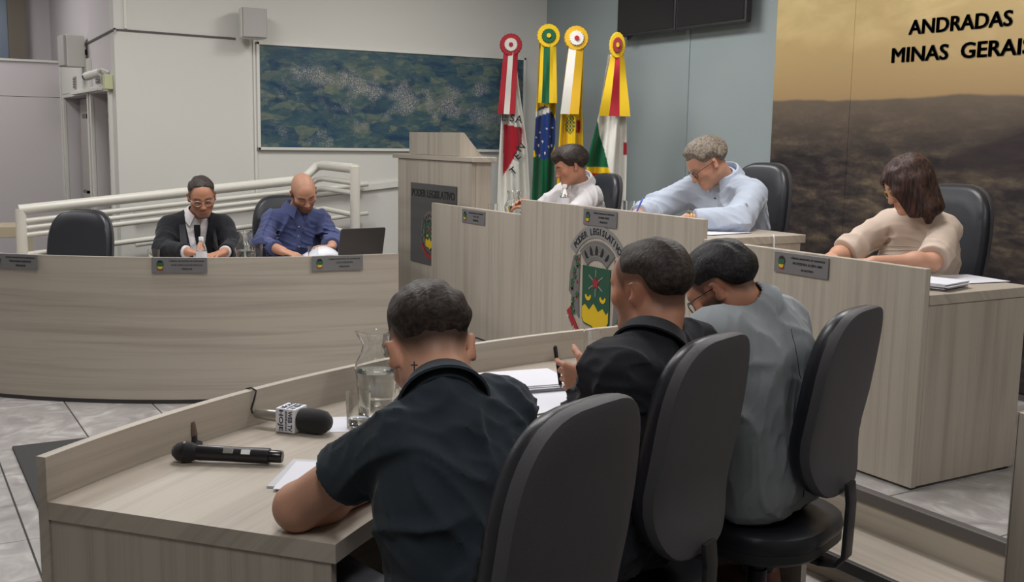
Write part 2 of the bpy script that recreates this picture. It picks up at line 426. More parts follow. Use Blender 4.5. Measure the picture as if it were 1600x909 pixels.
def mural_mat():
    m, N, L, P = nmat('mural_print')
    tc = N.new('ShaderNodeTexCoord'); V = tc.outputs['Object']
    sp = N.new('ShaderNodeSeparateXYZ'); L.new(V, sp.inputs[0]); x, z = sp.outputs['X'], sp.outputs['Z']
    sky = ramp(N, [(0, srgb(168, 140, 102)), (.35, srgb(186, 160, 112)), (1, srgb(210, 184, 124))])
    L.new(mathn(N, L, 'DIVIDE', mathn(N, L, 'SUBTRACT', z, 1.83), .8), sky.inputs['Fac'])
    cl = noisen(N, L, V, 2.2, 9, .4, (1, 1, 2.2))
    cm = mathn(N, L, 'MULTIPLY', mathn(N, L, 'MULTIPLY_ADD', cl, 5, -2.4, True), mathn(N, L, 'MULTIPLY_ADD', z, 3, -5.9, True))
    skyc = mixc(N, L, mathn(N, L, 'MULTIPLY', cm, .45), sky.outputs['Color'], srgb(238, 214, 160))
    # land: patches of fields, woods and pale clearings that get larger towards the bottom
    pn = noisen(N, L, V, 1.9, 10, .9, (1, 1, 3.6)); p2 = noisen(N, L, V, 8, 9, .3, (1, 1, 3.0)); p3 = noisen(N, L, V, 34, 6, 0, (1, 1, 1.6))
    lr = ramp(N, [(.36, srgb(38, 36, 39)), (.48, srgb(58, 53, 53)), (.56, srgb(78, 69, 63)), (.63, srgb(100, 89, 75)), (.72, srgb(130, 116, 92))])
    L.new(mathn(N, L, 'ADD', mathn(N, L, 'MULTIPLY', pn, .5), mathn(N, L, 'ADD', mathn(N, L, 'MULTIPLY', p2, .38), mathn(N, L, 'MULTIPLY', p3, .14))), lr.inputs['Fac'])
    hz = mathn(N, L, 'MULTIPLY_ADD', z, 2.6, -3.85, True)
    land = mixc(N, L, mathn(N, L, 'MULTIPLY', hz, .85), lr.outputs['Color'], srgb(120, 106, 92))
    # dark hill rising to the right
    hl = mathn(N, L, 'SUBTRACT', mathn(N, L, 'MULTIPLY_ADD', x, .42, 3.17), z)
    hl = mathn(N, L, 'MULTIPLY_ADD', mathn(N, L, 'ADD', hl, mathn(N, L, 'MULTIPLY_ADD', p2, .16, -.08)), 18, 0, True)
    dk = mixc(N, L, p2, srgb(44, 39, 43), srgb(70, 61, 60))
    land = mixc(N, L, mathn(N, L, 'MULTIPLY', mathn(N, L, 'MULTIPLY', hl, mathn(N, L, 'MULTIPLY_ADD', z, 6, -7.9, True)), .95), land, dk)
    edge = mathn(N, L, 'MULTIPLY_ADD', mathn(N, L, 'SUBTRACT', mathn(N, L, 'ADD', z, mathn(N, L, 'MULTIPLY_ADD', noisen(N, L, V, 1.6, 5, 0, (1, 1, .05)), -.09, .045)), 1.825), 60, .5, True)
    L.new(mixc(N, L, edge, land, skyc), P.inputs['Base Color'])
    P.inputs['Roughness'].default_value = .28; P.inputs['Specular IOR Level'].default_value = .35
def aerial_mat():
    m, N, L, P = nmat('aerial_print')
    tc = N.new('ShaderNodeTexCoord'); V = tc.outputs['Object']
    sp = N.new('ShaderNodeSeparateXYZ'); L.new(V, sp.inputs[0]); y, z = sp.outputs['Y'], sp.outputs['Z']
    mp = N.new('ShaderNodeMapping'); mp.inputs['Scale'].default_value = (1, 1, 2.4); L.new(V, mp.inputs['Vector'])
    nn = N.new('ShaderNodeTexNoise'); nn.inputs['Scale'].default_value = 5; nn.inputs['Detail'].default_value = 8; L.new(mp.outputs[0], nn.inputs['Vector'])
    av = N.new('ShaderNodeVectorMath'); av.operation = 'MULTIPLY_ADD'; L.new(nn.outputs['Color'], av.inputs[0]); av.inputs[1].default_value = (.16, .16, .16); L.new(mp.outputs[0], av.inputs[2])
    def fields(scale):
        vo = N.new('ShaderNodeTexVoronoi'); vo.inputs['Scale'].default_value = scale; L.new(av.outputs[0], vo.inputs['Vector'])
        sc = N.new('ShaderNodeSeparateColor'); L.new(vo.outputs['Color'], sc.inputs[0]); return sc.outputs[0]
    fr = ramp(N, [(0, srgb(48, 76, 100)), (.4, srgb(62, 88, 98)), (.6, srgb(84, 104, 100)), (.8, srgb(112, 122, 106)), (1, srgb(140, 134, 116))])
    L.new(mathn(N, L, 'ADD', mathn(N, L, 'MULTIPLY', fields(6), .6), mathn(N, L, 'MULTIPLY', fields(15), .4)), fr.inputs['Fac'])
    bn = N.new('ShaderNodeTexNoise'); bn.inputs['Scale'].default_value = 4; bn.inputs['Detail'].default_value = 12; bn.inputs['Roughness'].default_value = .72; L.new(mp.outputs[0], bn.inputs['Vector'])
    br_ = ramp(N, [(.34, srgb(34, 60, 88)), (.5, srgb(58, 84, 100)), (.6, srgb(92, 108, 106)), (.72, srgb(132, 134, 120))]); L.new(bn.outputs['Fac'], br_.inputs['Fac'])
    c = mixc(N, L, .4, fr.outputs['Color'], br_.outputs['Color'])
    wd = noisen(N, L, V, 3.4, 12, .9, (1, 1, 2.2))
    c = mixc(N, L, mathn(N, L, 'MULTIPLY', mathn(N, L, 'MULTIPLY_ADD', wd, 12, -6.5, True), .75), c, srgb(36, 62, 92))
    # town: pale speckle along a band that falls to the right
    b1 = mathn(N, L, 'ABSOLUTE', mathn(N, L, 'SUBTRACT', z, mathn(N, L, 'MULTIPLY_ADD', y, -.16, 2.49)))
    b1 = mathn(N, L, 'SUBTRACT', .13, b1)
    b2 = mathn(N, L, 'SUBTRACT', .07, mathn(N, L, 'ABSOLUTE', mathn(N, L, 'SUBTRACT', z, mathn(N, L, 'MULTIPLY_ADD', y, .23, .9))))
    ms = mathn(N, L, 'MAXIMUM', mathn(N, L, 'MULTIPLY', b1, mathn(N, L, 'MULTIPLY_ADD', y, 8, -21.8, True)), mathn(N, L, 'MULTIPLY', b2, mathn(N, L, 'MULTIPLY_ADD', y, 8, -27, True)))
    ms = mathn(N, L, 'MULTIPLY_ADD', mathn(N, L, 'ADD', ms, mathn(N, L, 'MULTIPLY_ADD', noisen(N, L, V, 7, 6), .5, -.28)), 9, 0, True)
    sk = noisen(N, L, V, 130, 2); sk = mathn(N, L, 'MULTIPLY_ADD', sk, 8, -4.0, True)
    ms = mathn(N, L, 'MULTIPLY', ms, mathn(N, L, 'MULTIPLY_ADD', z, -8, 17.3, True))
    c = mixc(N, L, mathn(N, L, 'MULTIPLY', ms, .5), c, srgb(110, 116, 120))
    c = mixc(N, L, mathn(N, L, 'MULTIPLY', mathn(N, L, 'MULTIPLY', ms, sk), .75), c, srgb(196, 190, 184))
    hz = mathn(N, L, 'MULTIPLY_ADD', z, 5, -10.6, True)
    c = mixc(N, L, mathn(N, L, 'MULTIPLY', hz, .5), c, srgb(72, 96, 112))
    L.new(c, P.inputs['Base Color']); P.inputs['Roughness'].default_value = .22; P.inputs['Specular IOR Level'].default_value = .4
mural_mat(); aerial_mat()
mu = thing('wall_mural', 'sepia landscape mural with black town and state lettering on the back wall', 'mural', (-2.0, 5.19, 0))
for i, (x0, x1) in enumerate(((-5.385, -4.72), (-4.717, -3.2), (-3.197, 1.6))):
    MB().box((x0, 5.185, DZ), (x1, 5.2, 3.2)).build('panel', 'mural_print', mu, world=False, loc=(2.0, -5.19, 0))
for tx, x0, x1, zb, hh in (('ANDRADAS', -4.307, -3.65, 2.182, .08), ('MINAS  GERAIS', -4.417, -3.52, 2.029, .083)):
    v, f = text_geo(tx, .1, .006, 0, "LEFT", x1-x0, hh)
    v[:, 0] += x0-v[:, 0].min(); v[:, 1] += zb-v[:, 1].min()
    v = np.c_[v[:, 0], 5.183-v[:, 2], v[:, 1]]
    for lv, lf_ in loose(v, f):
        mb = MB()
        for dx, dz in ((-.0035, -.002), (.0035, -.002), (-.0035, .002), (.0035, .002), (0, 0)): mb.add(lv, lf_, None, (dx, 0, dz))
        mb.build('letter', 'ink_black', mu, world=True)
pc = thing('aerial_picture', 'wide framed aerial photograph of a town among fields on the white wall', 'picture', (WX, 3.77, 1.43))
MB().box((WX+.006, 2.575, 1.45), (WX+.022, 4.955, 2.235)).build('print', 'aerial_print', pc, loc=tuple(-np.array(pc.location)))
for a, b in (((2.555, 1.43), (4.975, 1.452)), ((2.555, 2.233), (4.975, 2.255)), ((2.555, 1.43), (2.578, 2.255)), ((4.952, 1.43), (4.975, 2.255))):
    MB().box((WX, a[0], a[1]), (WX+.035, b[0], b[1])).build('frame_bar', 'white_paint', pc, world=True, bevel=.003)
# twin dark screens on the back wall
for k, (x0, x1) in enumerate(((-7.04, -6.322), (-6.314, -5.57))):
    t = thing('wall_screen', ('dark wall screen nearer the flags, above them', 'dark wall screen nearer the mural')[k], 'screen', ((x0+x1)/2, 5.1, 2.352), 0, 'wall screens')
    MB().box((x0, 5.08, 2.352), (x1, 5.13, 3.0)).build('casing', 'black_plastic', t, world=True, bevel=.006)
    MB().box((x0+.02, 5.076, 2.375), (x1-.02, 5.081, 2.98)).build('display', 'black_gloss', t, world=True)
    MB().box(((x0+x1)/2-.12, 5.13, 2.5), ((x0+x1)/2+.12, 5.2, 2.8)).build('bracket', 'chair_metal', t, world=True)
cj = MB().tube([(-6.92, 5.1, 2.36), (-6.9, 5.09, 2.335), (-6.86, 5.1, 2.36)], .012).build('camera_stub', 'black_gloss'); meta(cj, 'small black fitting under the left screen corner', 'fitting')
tr = MB().box((-6.292, 5.192, DZ), (-6.28, 5.201, 3.2)).build('trim_3', 'grey_wall'); meta(tr, 'thin vertical joint strip on the blue-grey wall', 'trim', None, 'structure')
# wall clutter on the white wall
def wall_speaker(label, c, size, rz, arm):
    t = thing('wall_speaker', label, 'speaker', c, rz, 'wall loudspeakers')
    w, d, h = size
    MB().prism([(-w/2, d/2), (-w*.38, -d/2), (w*.38, -d/2), (w/2, d/2)], -h/2, h/2).build('cabinet', 'white_paint', t, bevel=.008)
    MB().prism([(-w/2+.004, d/2), (w/2-.004, d/2), (w*.44, d/2+.02), (0, d/2+.026), (-w*.44, d/2+.02)], -h/2+.006, h/2-.006).build('grille', 'speaker_grey', t, bevel=.004)
    MB().box((-.015, -d/2-arm, -.02), (.015, -d/2+.01, .02)).build('bracket', 'chair_metal', t)
    return t
wall_speaker('grey box loudspeaker mounted above the aerial picture corner', (-8.13, 2.487, 2.375), (.2, .14, .225), math.radians(-90), .075)
wall_speaker('loudspeaker in the recess above the two grey doors', (-9.45, 1.415, 2.19), (.19, .15, .25), -math.pi+.12, .03)
cb = MB().tube([(-10.0, 1.512, 2.1), (-9.85, 1.512, 2.12), (-9.7, 1.512, 2.25), (-8.2, 1.512, 2.28), (-8.262, 1.54, 2.28), (-8.262, 2.4, 2.268)], .007, 6).build('wall_cable', 'dark_nosing'); meta(cb, 'thin dark cable run along the white wall to the loudspeaker', 'cable')
for lab, p, q in (('white vertical conduit at the wall corner top', (-8.26, 1.6, 2.29), (-8.26, 1.6, 3.2)), ('white vertical conduit left of the aerial picture', (-8.26, 2.545, .3), (-8.26, 2.545, 2.28))):
    o = MB().box((p[0]-.008, p[1]-.01, p[2]), (p[0]+.006, p[1]+.01, q[2])).build('wall_conduit', 'white_paint', None, bevel=.002); meta(o, lab, 'conduit')
t = thing('security_camera', 'small white bullet security camera above the doors', 'camera', (-8.6, 1.5, 1.99))
MB().tube([(-.1, -.11, -.03), (.02, -.03, .0)], .032, 14).build('barrel', 'white_paint', t, smooth=2)
MB().tube([(-.115, -.12, -.034), (-.1, -.11, -.03)], .026, 14).build('lens_ring', 'black_gloss', t)
MB().tube([(.0, -.045, .0), (.07, -.03, .02), (.09, .02, .0)], .012, 8).build('arm', 'white_paint', t)
o = MB().box((-8.46, 1.46, 1.86), (-8.36, 1.519, 1.965)).build('emergency_light', 'exit_green', None, bevel=.004); meta(o, 'pale yellow emergency light box beside the security camera', 'light box')
hb = thing('header_board', 'white board over the doors with two grey vents', 'board', (-9.6, 1.51, 1.88))
MB().box((-1.07, -.02, 0), (.35, .01, .25)).build('board', 'white_paint', hb, bevel=.003)
for x in (-.35, .75):
    v = MB().box((x, -.03, .03), (x+.12, -.015, .13)).build('vent', 'speaker_grey', hb)
    for k in range(4): MB().box((x+.01, -.034, .04+k*.022), (x+.11, -.029, .05+k*.022)).build('slat', 'dark_nosing', v)
MB().box((-.4, -.05, -.02), (.95, -.02, .0)).build('ledge', 'white_paint', hb)
st = thing('side_table', 'beige side table at the left edge behind the railing', 'table', (-8.7, .45, 0))
MB().box((-.2, -.6, .78), (.2, .46, .86)).build('top', 'trim_beige', st, bevel=.004)
for y in (-.5, .42): MB().box((.1, y, 0), (.18, y+.08, .78)).build('leg', 'trim_beige', st)

# ------------------------------------------------------------------ ramp railing
rl = thing('ramp_railing', 'cream tubular steel railing with five rails along the ramp', 'railing', (-7.5, .76, 0))
def W(parent, mb, name, mat='rail_paint', **k): return mb.build(name, mat, parent, world=True, smooth=2, **k)
zt = lambda y: 1.046+(y-.762)*.0964
W(rl, MB().tube([(-7.5, .77, 0), (-7.5, .77, 1.05)], .034, 14), 'post')
W(rl, MB().tube([(-7.5, 2.78, .22), (-7.5, 2.78, 1.0)], .03, 14), 'post')
W(rl, MB().tube([(-6.82, 2.78, 0), (-6.82, 2.78, 1.345)], .034, 14), 'post')
for dz, d2, r in ((0, 0, .034), (-.075, -.096, .02), (-.12, -.166, .018), (-.165, -.315, .018), (-.29, -.445, .018)):
    W(rl, MB().tube([(-7.5, .76, zt(.76)+dz), (-7.5, 2.64, zt(2.64)+dz), (-7.5, 2.76, 1.325+d2), (-7.45, 2.79, 1.335+d2), (-6.82, 2.78, 1.33+d2)], r, 12), 'rail')
hr = thing('wall_handrail', 'cream wall-mounted handrail on the white wall behind the ramp', 'handrail', (-8.2, .9, .6))
W(hr, MB().tube([(-8.17, 1.6, .97), (-8.17, 3.44, 1.165)], .022, 12), 'rail')
W(hr, MB().tube([(-8.17, 1.6, .73), (-8.17, 3.44, .925)], .018, 12), 'rail')
for y in (1.9, 2.65, 3.3): W(hr, MB().tube([(-8.17, y, .97+(y-1.6)*.106-.015), (-8.2, y, .97+(y-1.6)*.106-.06), (-8.265, y, .97+(y-1.6)*.106-.06)], .01, 8), 'bracket')
lg = MB().add([(-8.27, 3.0, 1.06), (-8.24, 3.0, 1.06), (-8.24, 4.4, 1.2), (-8.27, 4.4, 1.2), (-8.27, 3.0, 1.11), (-8.24, 3.0, 1.11), (-8.24, 4.4, 1.25), (-8.27, 4.4, 1.25)],
              [(0, 3, 2, 1), (4, 5, 6, 7), (0, 1, 5, 4), (1, 2, 6, 5), (2, 3, 7, 6), (3, 0, 4, 7)]).build('trim_4', 'white_paint'); meta(lg, 'slanted pale ledge on the white wall by the lectern', 'trim', None, 'structure')
# ------------------------------------------------------------------ benches
PI = math.pi
rad = math.radians
def bench(name, label, cx, cy, R0, R1, a0, a1, ends, flip):
    """Curved council bench: front panel on the convex side (radius R1), worktop inside it."""
    am = (a0+a1)/2
    t = thing(name, label, 'bench', (cx+(R0+R1)/2*math.cos(am), cy+(R0+R1)/2*math.sin(am), 0), 0, 'curved council benches')
    g = (cx, cy, flip)
    MB().arc(cx, cy, R1-.025, R1, a0, a1, .025, .85, 48).build('front_panel', 'wood', t, world=True, grain=g)
    MB().arc(cx, cy, R0, R1-.026, a0, a1, .71, .75, 48).build('worktop', 'wood', t, world=True, grain=g)
    for a in ends:
        s = .004/R0
        d = .028/R1
        lo, hi = (a+s, a+s+d) if a == min(a0, a1) else (a-s-d, a-s)
        MB().arc(cx, cy, R0+.012, R1-.027, lo, hi, .0, .709, 2).build('end_panel', 'wood', t, world=True, grain=2)
    MB().arc(cx, cy, R1-.03, R1-.006, a0+.01, a1-.01, .0, .025, 32).build('plinth', 'step_edge_dark', t, world=True)
    return t
NC, NR = (-.012, 2.403), 3.254
nb = bench('curved_bench', 'nearest curved pale wood bench carrying the two microphones', NC[0], NC[1], 2.53, NR, PI-math.radians(7), PI+math.radians(41.2), (PI+math.radians(41.2), PI-math.radians(7)), -1)
LC, LR = (-8.865, 2.654), 2.965
lb = bench('curved_bench', 'far curved pale wood bench in front of the ramp railing', LC[0], LC[1], 2.27, LR, math.radians(-62), math.radians(.6), (math.radians(-62), math.radians(.6)), 1)
MB().prism([(-6.594, 2.684), (-5.93, 2.684), (-6.25, 2.8), (-6.6, 2.86)], .71, .75).build('worktop_extension', 'wood', lb, world=True, grain=1)
# head table on the dais: three front panels in one plane, the middle one raised
ht = thing('head_table', 'long pale wood head table on the platform with raised middle section', 'table', (-4.6, 3.6, DZ))
Bx = lambda nm, lo, hi, g, mat='wood', bv=.002: MB().box(lo, hi).build(nm, mat, ht, world=True, grain=g, bevel=bv, seg=1)
YP = 3.309
Bx('front_panel', (-6.72, YP, DZ+.01), (-5.513, YP+.028, 1.1), 2)
Bx('front_panel', (-5.511, YP-.001, DZ+.01), (-3.851, YP+.028, 1.192), 2)
Bx('front_panel', (-3.849, YP, DZ+.01), (-2.6, YP+.028, 1.1), 2)
Bx('worktop', (-6.72, YP+.029, .96), (-5.513, YP+.65, 1.0), 0)
Bx('worktop', (-5.511, YP+.029, 1.06), (-3.845, YP+.66, 1.1), 0)
Bx('worktop', (-3.843, YP+.029, .96), (-2.598, YP+.65, 1.0), 0)
Bx('side_panel', (-2.628, YP+.03, DZ+.012), (-2.602, YP+.62, .959), 2, 'wood_shade')
Bx('side_panel', (-3.875, YP+.03, DZ+.01), (-3.848, YP+.63, 1.059), 2, 'wood_shade')
Bx('side_panel', (-6.715, YP+.03, DZ+.01), (-6.69, YP+.63, .959), 2, 'wood_shade')
Bx('foot', (-2.66, YP+.01, DZ), (-2.61, YP+.06, DZ+.012), 2, 'step_edge_dark')
Bx('foot', (-2.66, YP+.55, DZ), (-2.61, YP+.6, DZ+.012), 2, 'step_edge_dark')
wb = MB().tube([(-3.832, 3.735, 1.108), (-3.829, 3.74, 1.09), (-3.832, 3.75, .9), (-3.836, 3.75, .6)], .004, 6).build('white_cord', 'cap_white', None, smooth=True); meta(wb, 'thin white cord hanging down the raised desk side', 'cord')
# partition post at the right border
pp = thing('partition_panel', 'pale wood partition edge at the right border of the picture', 'partition', (-1.45, 2.53, 0))
MB().box((-.22, 0, 0), (.5, .028, .865)).build('panel', 'wood', pp, grain=2, bevel=.002)
MB().box((-.224, -.001, 0), (-.221, .029, .866)).build('edge_band', 'wood_shade', pp, grain=2)
# lectern
le = thing('lectern', 'tall pale wood lectern with slanted reading top and dark plaque', 'lectern', (-6.9, 3.55, DZ))
Lx = lambda nm, mb, g=2, mat='wood', **k: mb.build(nm, mat, le, world=True, grain=g, **k)
Lx('front_panel', MB().box((-7.44, 3.38, DZ+.02), (-6.27, 3.41, 1.39)), bevel=.002, seg=1)
Lx('side_panel', MB().box((-6.3, 3.411, DZ+.02), (-6.27, 3.53, 1.39)), mat='wood_shade')
Lx('side_panel', MB().box((-7.44, 3.411, DZ+.02), (-7.41, 3.53, 1.39)), mat='wood_shade')
Lx('top_board', MB().box((-7.5, 3.36, 1.392), (-6.23, 3.55, 1.425)), 0, bevel=.004)
Lx('reading_stand', MB().add([(-7.22, 3.37, 1.427), (-6.42, 3.37, 1.427), (-6.42, 3.54, 1.427), (-7.22, 3.54, 1.427), (-7.22, 3.37, 1.585), (-6.42, 3.37, 1.585), (-6.42, 3.4, 1.585), (-7.22, 3.4, 1.585)],
   [(0, 3, 2, 1), (4, 5, 6, 7), (0, 1, 5, 4), (1, 2, 6, 5), (2, 3, 7, 6), (3, 0, 4, 7)]))
Lx('base', MB().box((-7.46, 3.37, DZ), (-6.25, 3.55, DZ+.02)), 0)

# ------------------------------------------------------------------ coat of arms, built flat on a plane (x, z), facing -Y
def emblem(parent, cx, y, cz, s, arch=True, world=True):
    """Arched title, crown arch, branch panels, green and yellow shield, red ribbon. s: half-height scale."""
    def put(name, mb, mat, par=parent):
        return mb.build(name, mat, par, world=world)
    def flat(poly, d0, d1, mb=None):
        mb = mb or MB()
        v0 = [(cx+s*p[0], y-d0, cz+s*p[1]) for p in poly]; v1 = [(cx+s*p[0], y-d1, cz+s*p[1]) for p in poly]
        n = len(poly); mb.add(v0+v1, [tuple(range(n)), tuple(range(n, 2*n))[::-1]]+[(i, (i+1) % n, n+(i+1) % n, n+i) for i in range(n)]); return mb
    arcp = lambda r0, r1, a0, a1, oy, n=14, sx=1: [(sx*r1*math.sin(math.radians(a0+(a1-a0)*i/n)), oy+r1*math.cos(math.radians(a0+(a1-a0)*i/n))) for i in range(n+1)]+[(sx*r0*math.sin(math.radians(a1+(a0-a1)*i/n)), oy+r0*math.cos(math.radians(a1+(a0-a1)*i/n))) for i in range(n+1)]
    def bits(name, mat, polys, d0, d1, par=parent):
        o = None
        for p in polys: o = put(name, flat(p, d0, d1), mat, par if arch else parent)
        return o
    circ = lambda x, yy, r, n=10: [(x+r*math.cos(2*PI*i/n), yy+r*math.sin(2*PI*i/n)) for i in range(n)]
    leaf = lambda x, yy, r, a: [(x+r*(1 if i % 2 == 0 else .45)*math.cos(a+2*PI*i/10), yy+r*(1 if i % 2 == 0 else .45)*math.sin(a+2*PI*i/10)) for i in range(10)]
    if arch:
        bits('title_band', 'emblem_silver', [arcp(.86, 1.1, -56, 56, 0)], 0, .004)
        w = list('PODER LEGISLATIVO')
        for i, ch in enumerate(w):
            if ch == ' ': continue
            a = math.radians(-47+94*i/(len(w)-1)); v, f = text_geo(ch, .19*s, .002, .02, 'CENTER', None, .125*s)
            v[:, 1] -= v[:, 1].min(); x = v[:, 0]*.85; z = v[:, 1]+.915*s
            V = np.c_[cx+x*math.cos(a)+z*math.sin(a), np.full(len(x), y-.005)-v[:, 2], cz-x*math.sin(a)+z*math.cos(a)]
            put('letter', MB().add(V, f), 'ink_black')
    cr = bits('crown_arch', 'emblem_stone', [arcp(.44, .8, -46, 46, .0)], 0, .005)
    bits('crown_course', 'emblem_silver', [arcp(r, r+.012, -44, 44, 0) for r in (.5, .56, .72)], .005, .0065, cr)
    bits('crown_window', 'ink_black', [[(math.sin(math.radians(a))*r+dx, math.cos(math.radians(a))*r+dz) for r, dx, dz in ((.54, -.04, 0), (.54, .04, 0), (.64, .035, 0), (.71, 0, 0), (.64, -.035, 0))] for a in (-34, -17, 0, 17, 34)], .005, .008, cr)
    for sx in (-1, 1):
        br = bits('branch_panel', 'emblem_stone', [[(sx*p, q) for p, q in ((.56, .5), (.78, .45), (.9, .1), (.93, -.25), (.82, -.35), (.74, -.6), (.55, -.75), (.58, -.3))]], 0, .004)
        rnd = random.Random(5)
        bits('leaf', 'leaf_green', [leaf(sx*(.62+.2*rnd.random()), -.65+1.05*k/9, .075, rnd.random()) for k in range(10)], .004, .007, br)
        bits('berry', 'emblem_red', [circ(sx*(.6+.24*rnd.random()), -.5+.9*k/6, .03, 8) for k in range(7)], .004, .007, br)
    sh = bits('shield', 'emblem_green', [[(-.45, .3), (.45, .3), (.45, -.72), (.38, -.82), (.1, -.86), (0, -.96), (-.1, -.86), (-.38, -.82), (-.45, -.72)]], 0, .006)
    bits('shield_base', 'emblem_yellow', [[(-.43, -.5), (-.33, -.44), (-.2, -.54), (-.05, -.4), (.1, -.54), (.25, -.46), (.36, -.56), (.43, -.5), (.43, -.7), (.36, -.79), (.09, -.83), (0, -.92), (-.09, -.83), (-.36, -.79), (-.43, -.7)]], .006, .008, sh)
    bits('star', 'emblem_red', [leaf(0, .0, .14, .3)], .006, .009, sh)
    bits('ray', 'emblem_silver', [[(math.cos(a)*.26-math.sin(a)*.012, math.sin(a)*.26+math.cos(a)*.012), (math.cos(a)*.1-math.sin(a)*.012, math.sin(a)*.1+math.cos(a)*.012), (math.cos(a)*.1+math.sin(a)*.012, math.sin(a)*.1-math.cos(a)*.012), (math.cos(a)*.26+math.sin(a)*.012, math.sin(a)*.26-math.cos(a)*.012)] for a in [PI/6+PI/3*k for k in range(6)]], .006, .0085, sh)
    for x in (-.24, .24):
        bits('crescent', 'emblem_yellow', [arcp(.05, .1, 90, 270, -.27, 8)], .006, .008, sh) if 0 else bits('crescent', 'emblem_yellow', [[(x+.1*math.cos(a), -.26+.1*math.sin(a)) for a in [PI+PI*i/8 for i in range(9)]]+[(x+.06*math.cos(a), -.24+.05*math.sin(a)) for a in [2*PI-PI*i/8 for i in range(9)]]], .006, .008, sh)
    rb = bits('ribbon', 'emblem_red', [[(-.98, -.66), (-.84, -.55), (-.8, -.7), (-.55, -.98), (-.3, -1.1), (0, -1.14), (.3, -1.1), (.55, -.98), (.8, -.7), (.84, -.55), (.98, -.66), (.86, -.85), (.62, -1.14), (.3, -1.3), (0, -1.35), (-.3, -1.3), (-.62, -1.14), (-.86, -.85)]], 0, .005)
    if arch:
        w = 'ANDRADAS'
        for i, ch in enumerate(w):
            a = math.radians(-50+100*i/(len(w)-1)); v, f = text_geo(ch, .13*s, .001, .01, 'CENTER', None, .1*s)
            v[:, 1] -= v[:, 1].mean(); r0 = 1.24*s
            V = np.c_[cx+v[:, 0]*math.cos(a)+r0*math.sin(a)-v[:, 1]*math.sin(a), np.full(len(v), y-.0055)-v[:, 2], cz+.02*s+v[:, 0]*math.sin(a)-r0*math.cos(a)+v[:, 1]*math.cos(a)]
            put('ribbon_letter', MB().add(V, f), 'emblem_white', rb)
em = thing('coat_of_arms', 'large coloured coat of arms with arched lettering on the raised panel', 'emblem', (-4.70, YP-.002, .75))
emblem(em, -4.70, YP-.002, .785, .285)
# lectern plaque
pq = MB().box((-7.2, 3.372, .64), (-6.47, 3.379, 1.22)).build('plaque', 'dark_plate', le, world=True, bevel=.002, seg=1)
v, f = text_geo('PODER LEGISLATIVO', .06, .002, .02, 'CENTER', .68, .056)
v = np.c_[-6.835+v[:, 0], 3.371-v[:, 2], 1.125+v[:, 1]]
for v, f in loose(v, f): MB().add(v, f).build('letter', 'ink_black', pq, world=True)
pe = thing('plaque_emblem', 'small coat of arms on the dark lectern plaque', 'emblem', (-6.85, 3.371, .85)) if 0 else pq
emblem(pq, -6.86, 3.3715, .9, .16, False)
for c in list(pq.children):          # crest pieces one level below the plaque stay sub-parts
    for g in list(c.children):
        pass

# ------------------------------------------------------------------ nameplates
def nameplate(label, c, rz, lines, w=.305, h=.088):
    t = thing('nameplate', label, 'nameplate', c, rz, 'desk nameplates')
    MB().box((-w/2, -.004, 0), (w/2, .001, h)).build('plate', 'steel_plate', t, bevel=.001, seg=1)
    cr = MB(); cx, cz = -w/2+.045, h*.52
    cr.add(*flatp([(cx+.02*math.cos(a), cz+.027*math.sin(a)) for a in np.linspace(0, PI, 9)], -.0045, -.006)); cr.build('crest_top', 'ink_black', t)
    MB().add(*flatp([(cx-.019, cz+.012), (cx+.019, cz+.012), (cx+.016, cz-.012), (cx-.016, cz-.012)], -.006, -.007)).build('crest_shield', 'leaf_green', t)
    MB().add(*flatp([(cx-.016, cz-.01), (cx+.016, cz-.01), (cx+.008, cz-.024), (cx-.008, cz-.024)], -.0062, -.0075)).build('crest_base', 'emblem_yellow', t)
    MB().add(*flatp([(cx-.018, cz-.024), (cx+.018, cz-.024), (cx+.01, cz-.031), (cx-.01, cz-.031)], -.0045, -.006)).build('crest_ribbon', 'emblem_red', t)
    for tx, wd, z in lines:
        v, f = text_geo(tx, .011, .0008, .012, 'CENTER', wd, .0105); v[:, 0] -= (v[:, 0].max()+v[:, 0].min())/2
        meta(MB().add(np.c_[.04+v[:, 0], -.0048-v[:, 2], z+v[:, 1]], f).build('lettering', 'ink_black', t), kind='stuff')
def flatp(poly, y0, y1):
    n = len(poly)
    return [(p[0], y0, p[1]) for p in poly]+[(p[0], y1, p[1]) for p in poly], [tuple(range(n)), tuple(range(n, 2*n))[::-1]]+[(i, (i+1) % n, n+(i+1) % n, n+i) for i in range(n)]
CM = 'CÂMARA MUNICIPAL DE ANDRADAS'
def arcplate(label, ang, lines):
    a = math.radians(ang); nameplate(label, (LC[0]+(LR+.009)*math.cos(a), LC[1]+(LR+.009)*math.sin(a), .765), a+PI/2, lines)
arcplate('nameplate on the far bench in front of the empty chair', math.degrees(math.atan2(.68-LC[1], -6.74-LC[0]))+.3, [(CM, .19, .064), ('REGIS BASSO ANDRADE', .14, .042), ('VEREADOR', .065, .018)])
arcplate('nameplate on the far bench below the man in the black jacket', math.degrees(math.atan2(1.47-LC[1], -6.21-LC[0])), [(CM, .19, .064), ('JOSÉ CARLOS DOS SANTOS', .175, .042), ('VEREADOR', .06, .018)])
arcplate('nameplate on the far bench below the man in the blue shirt', math.degrees(math.atan2(2.3-LC[1], -5.93-LC[0])), [(CM, .19, .064), ('LUIZ DORIGON', .1, .042), ('VEREADOR', .065, .018)])
nameplate('nameplate on the low left part of the head table below the jug', (-6.1, YP-.004, 1.0), 0, [(CM, .19, .064), ('VICE', .08, .042), ('PRESIDENTE', .07, .018)])
nameplate('nameplate above the large coat of arms', (-4.68, YP-.006, 1.094), 0, [(CM, .19, .064), ('ADEMIR PERES', .1, .042), ('PRESIDENTE', .07, .018)])
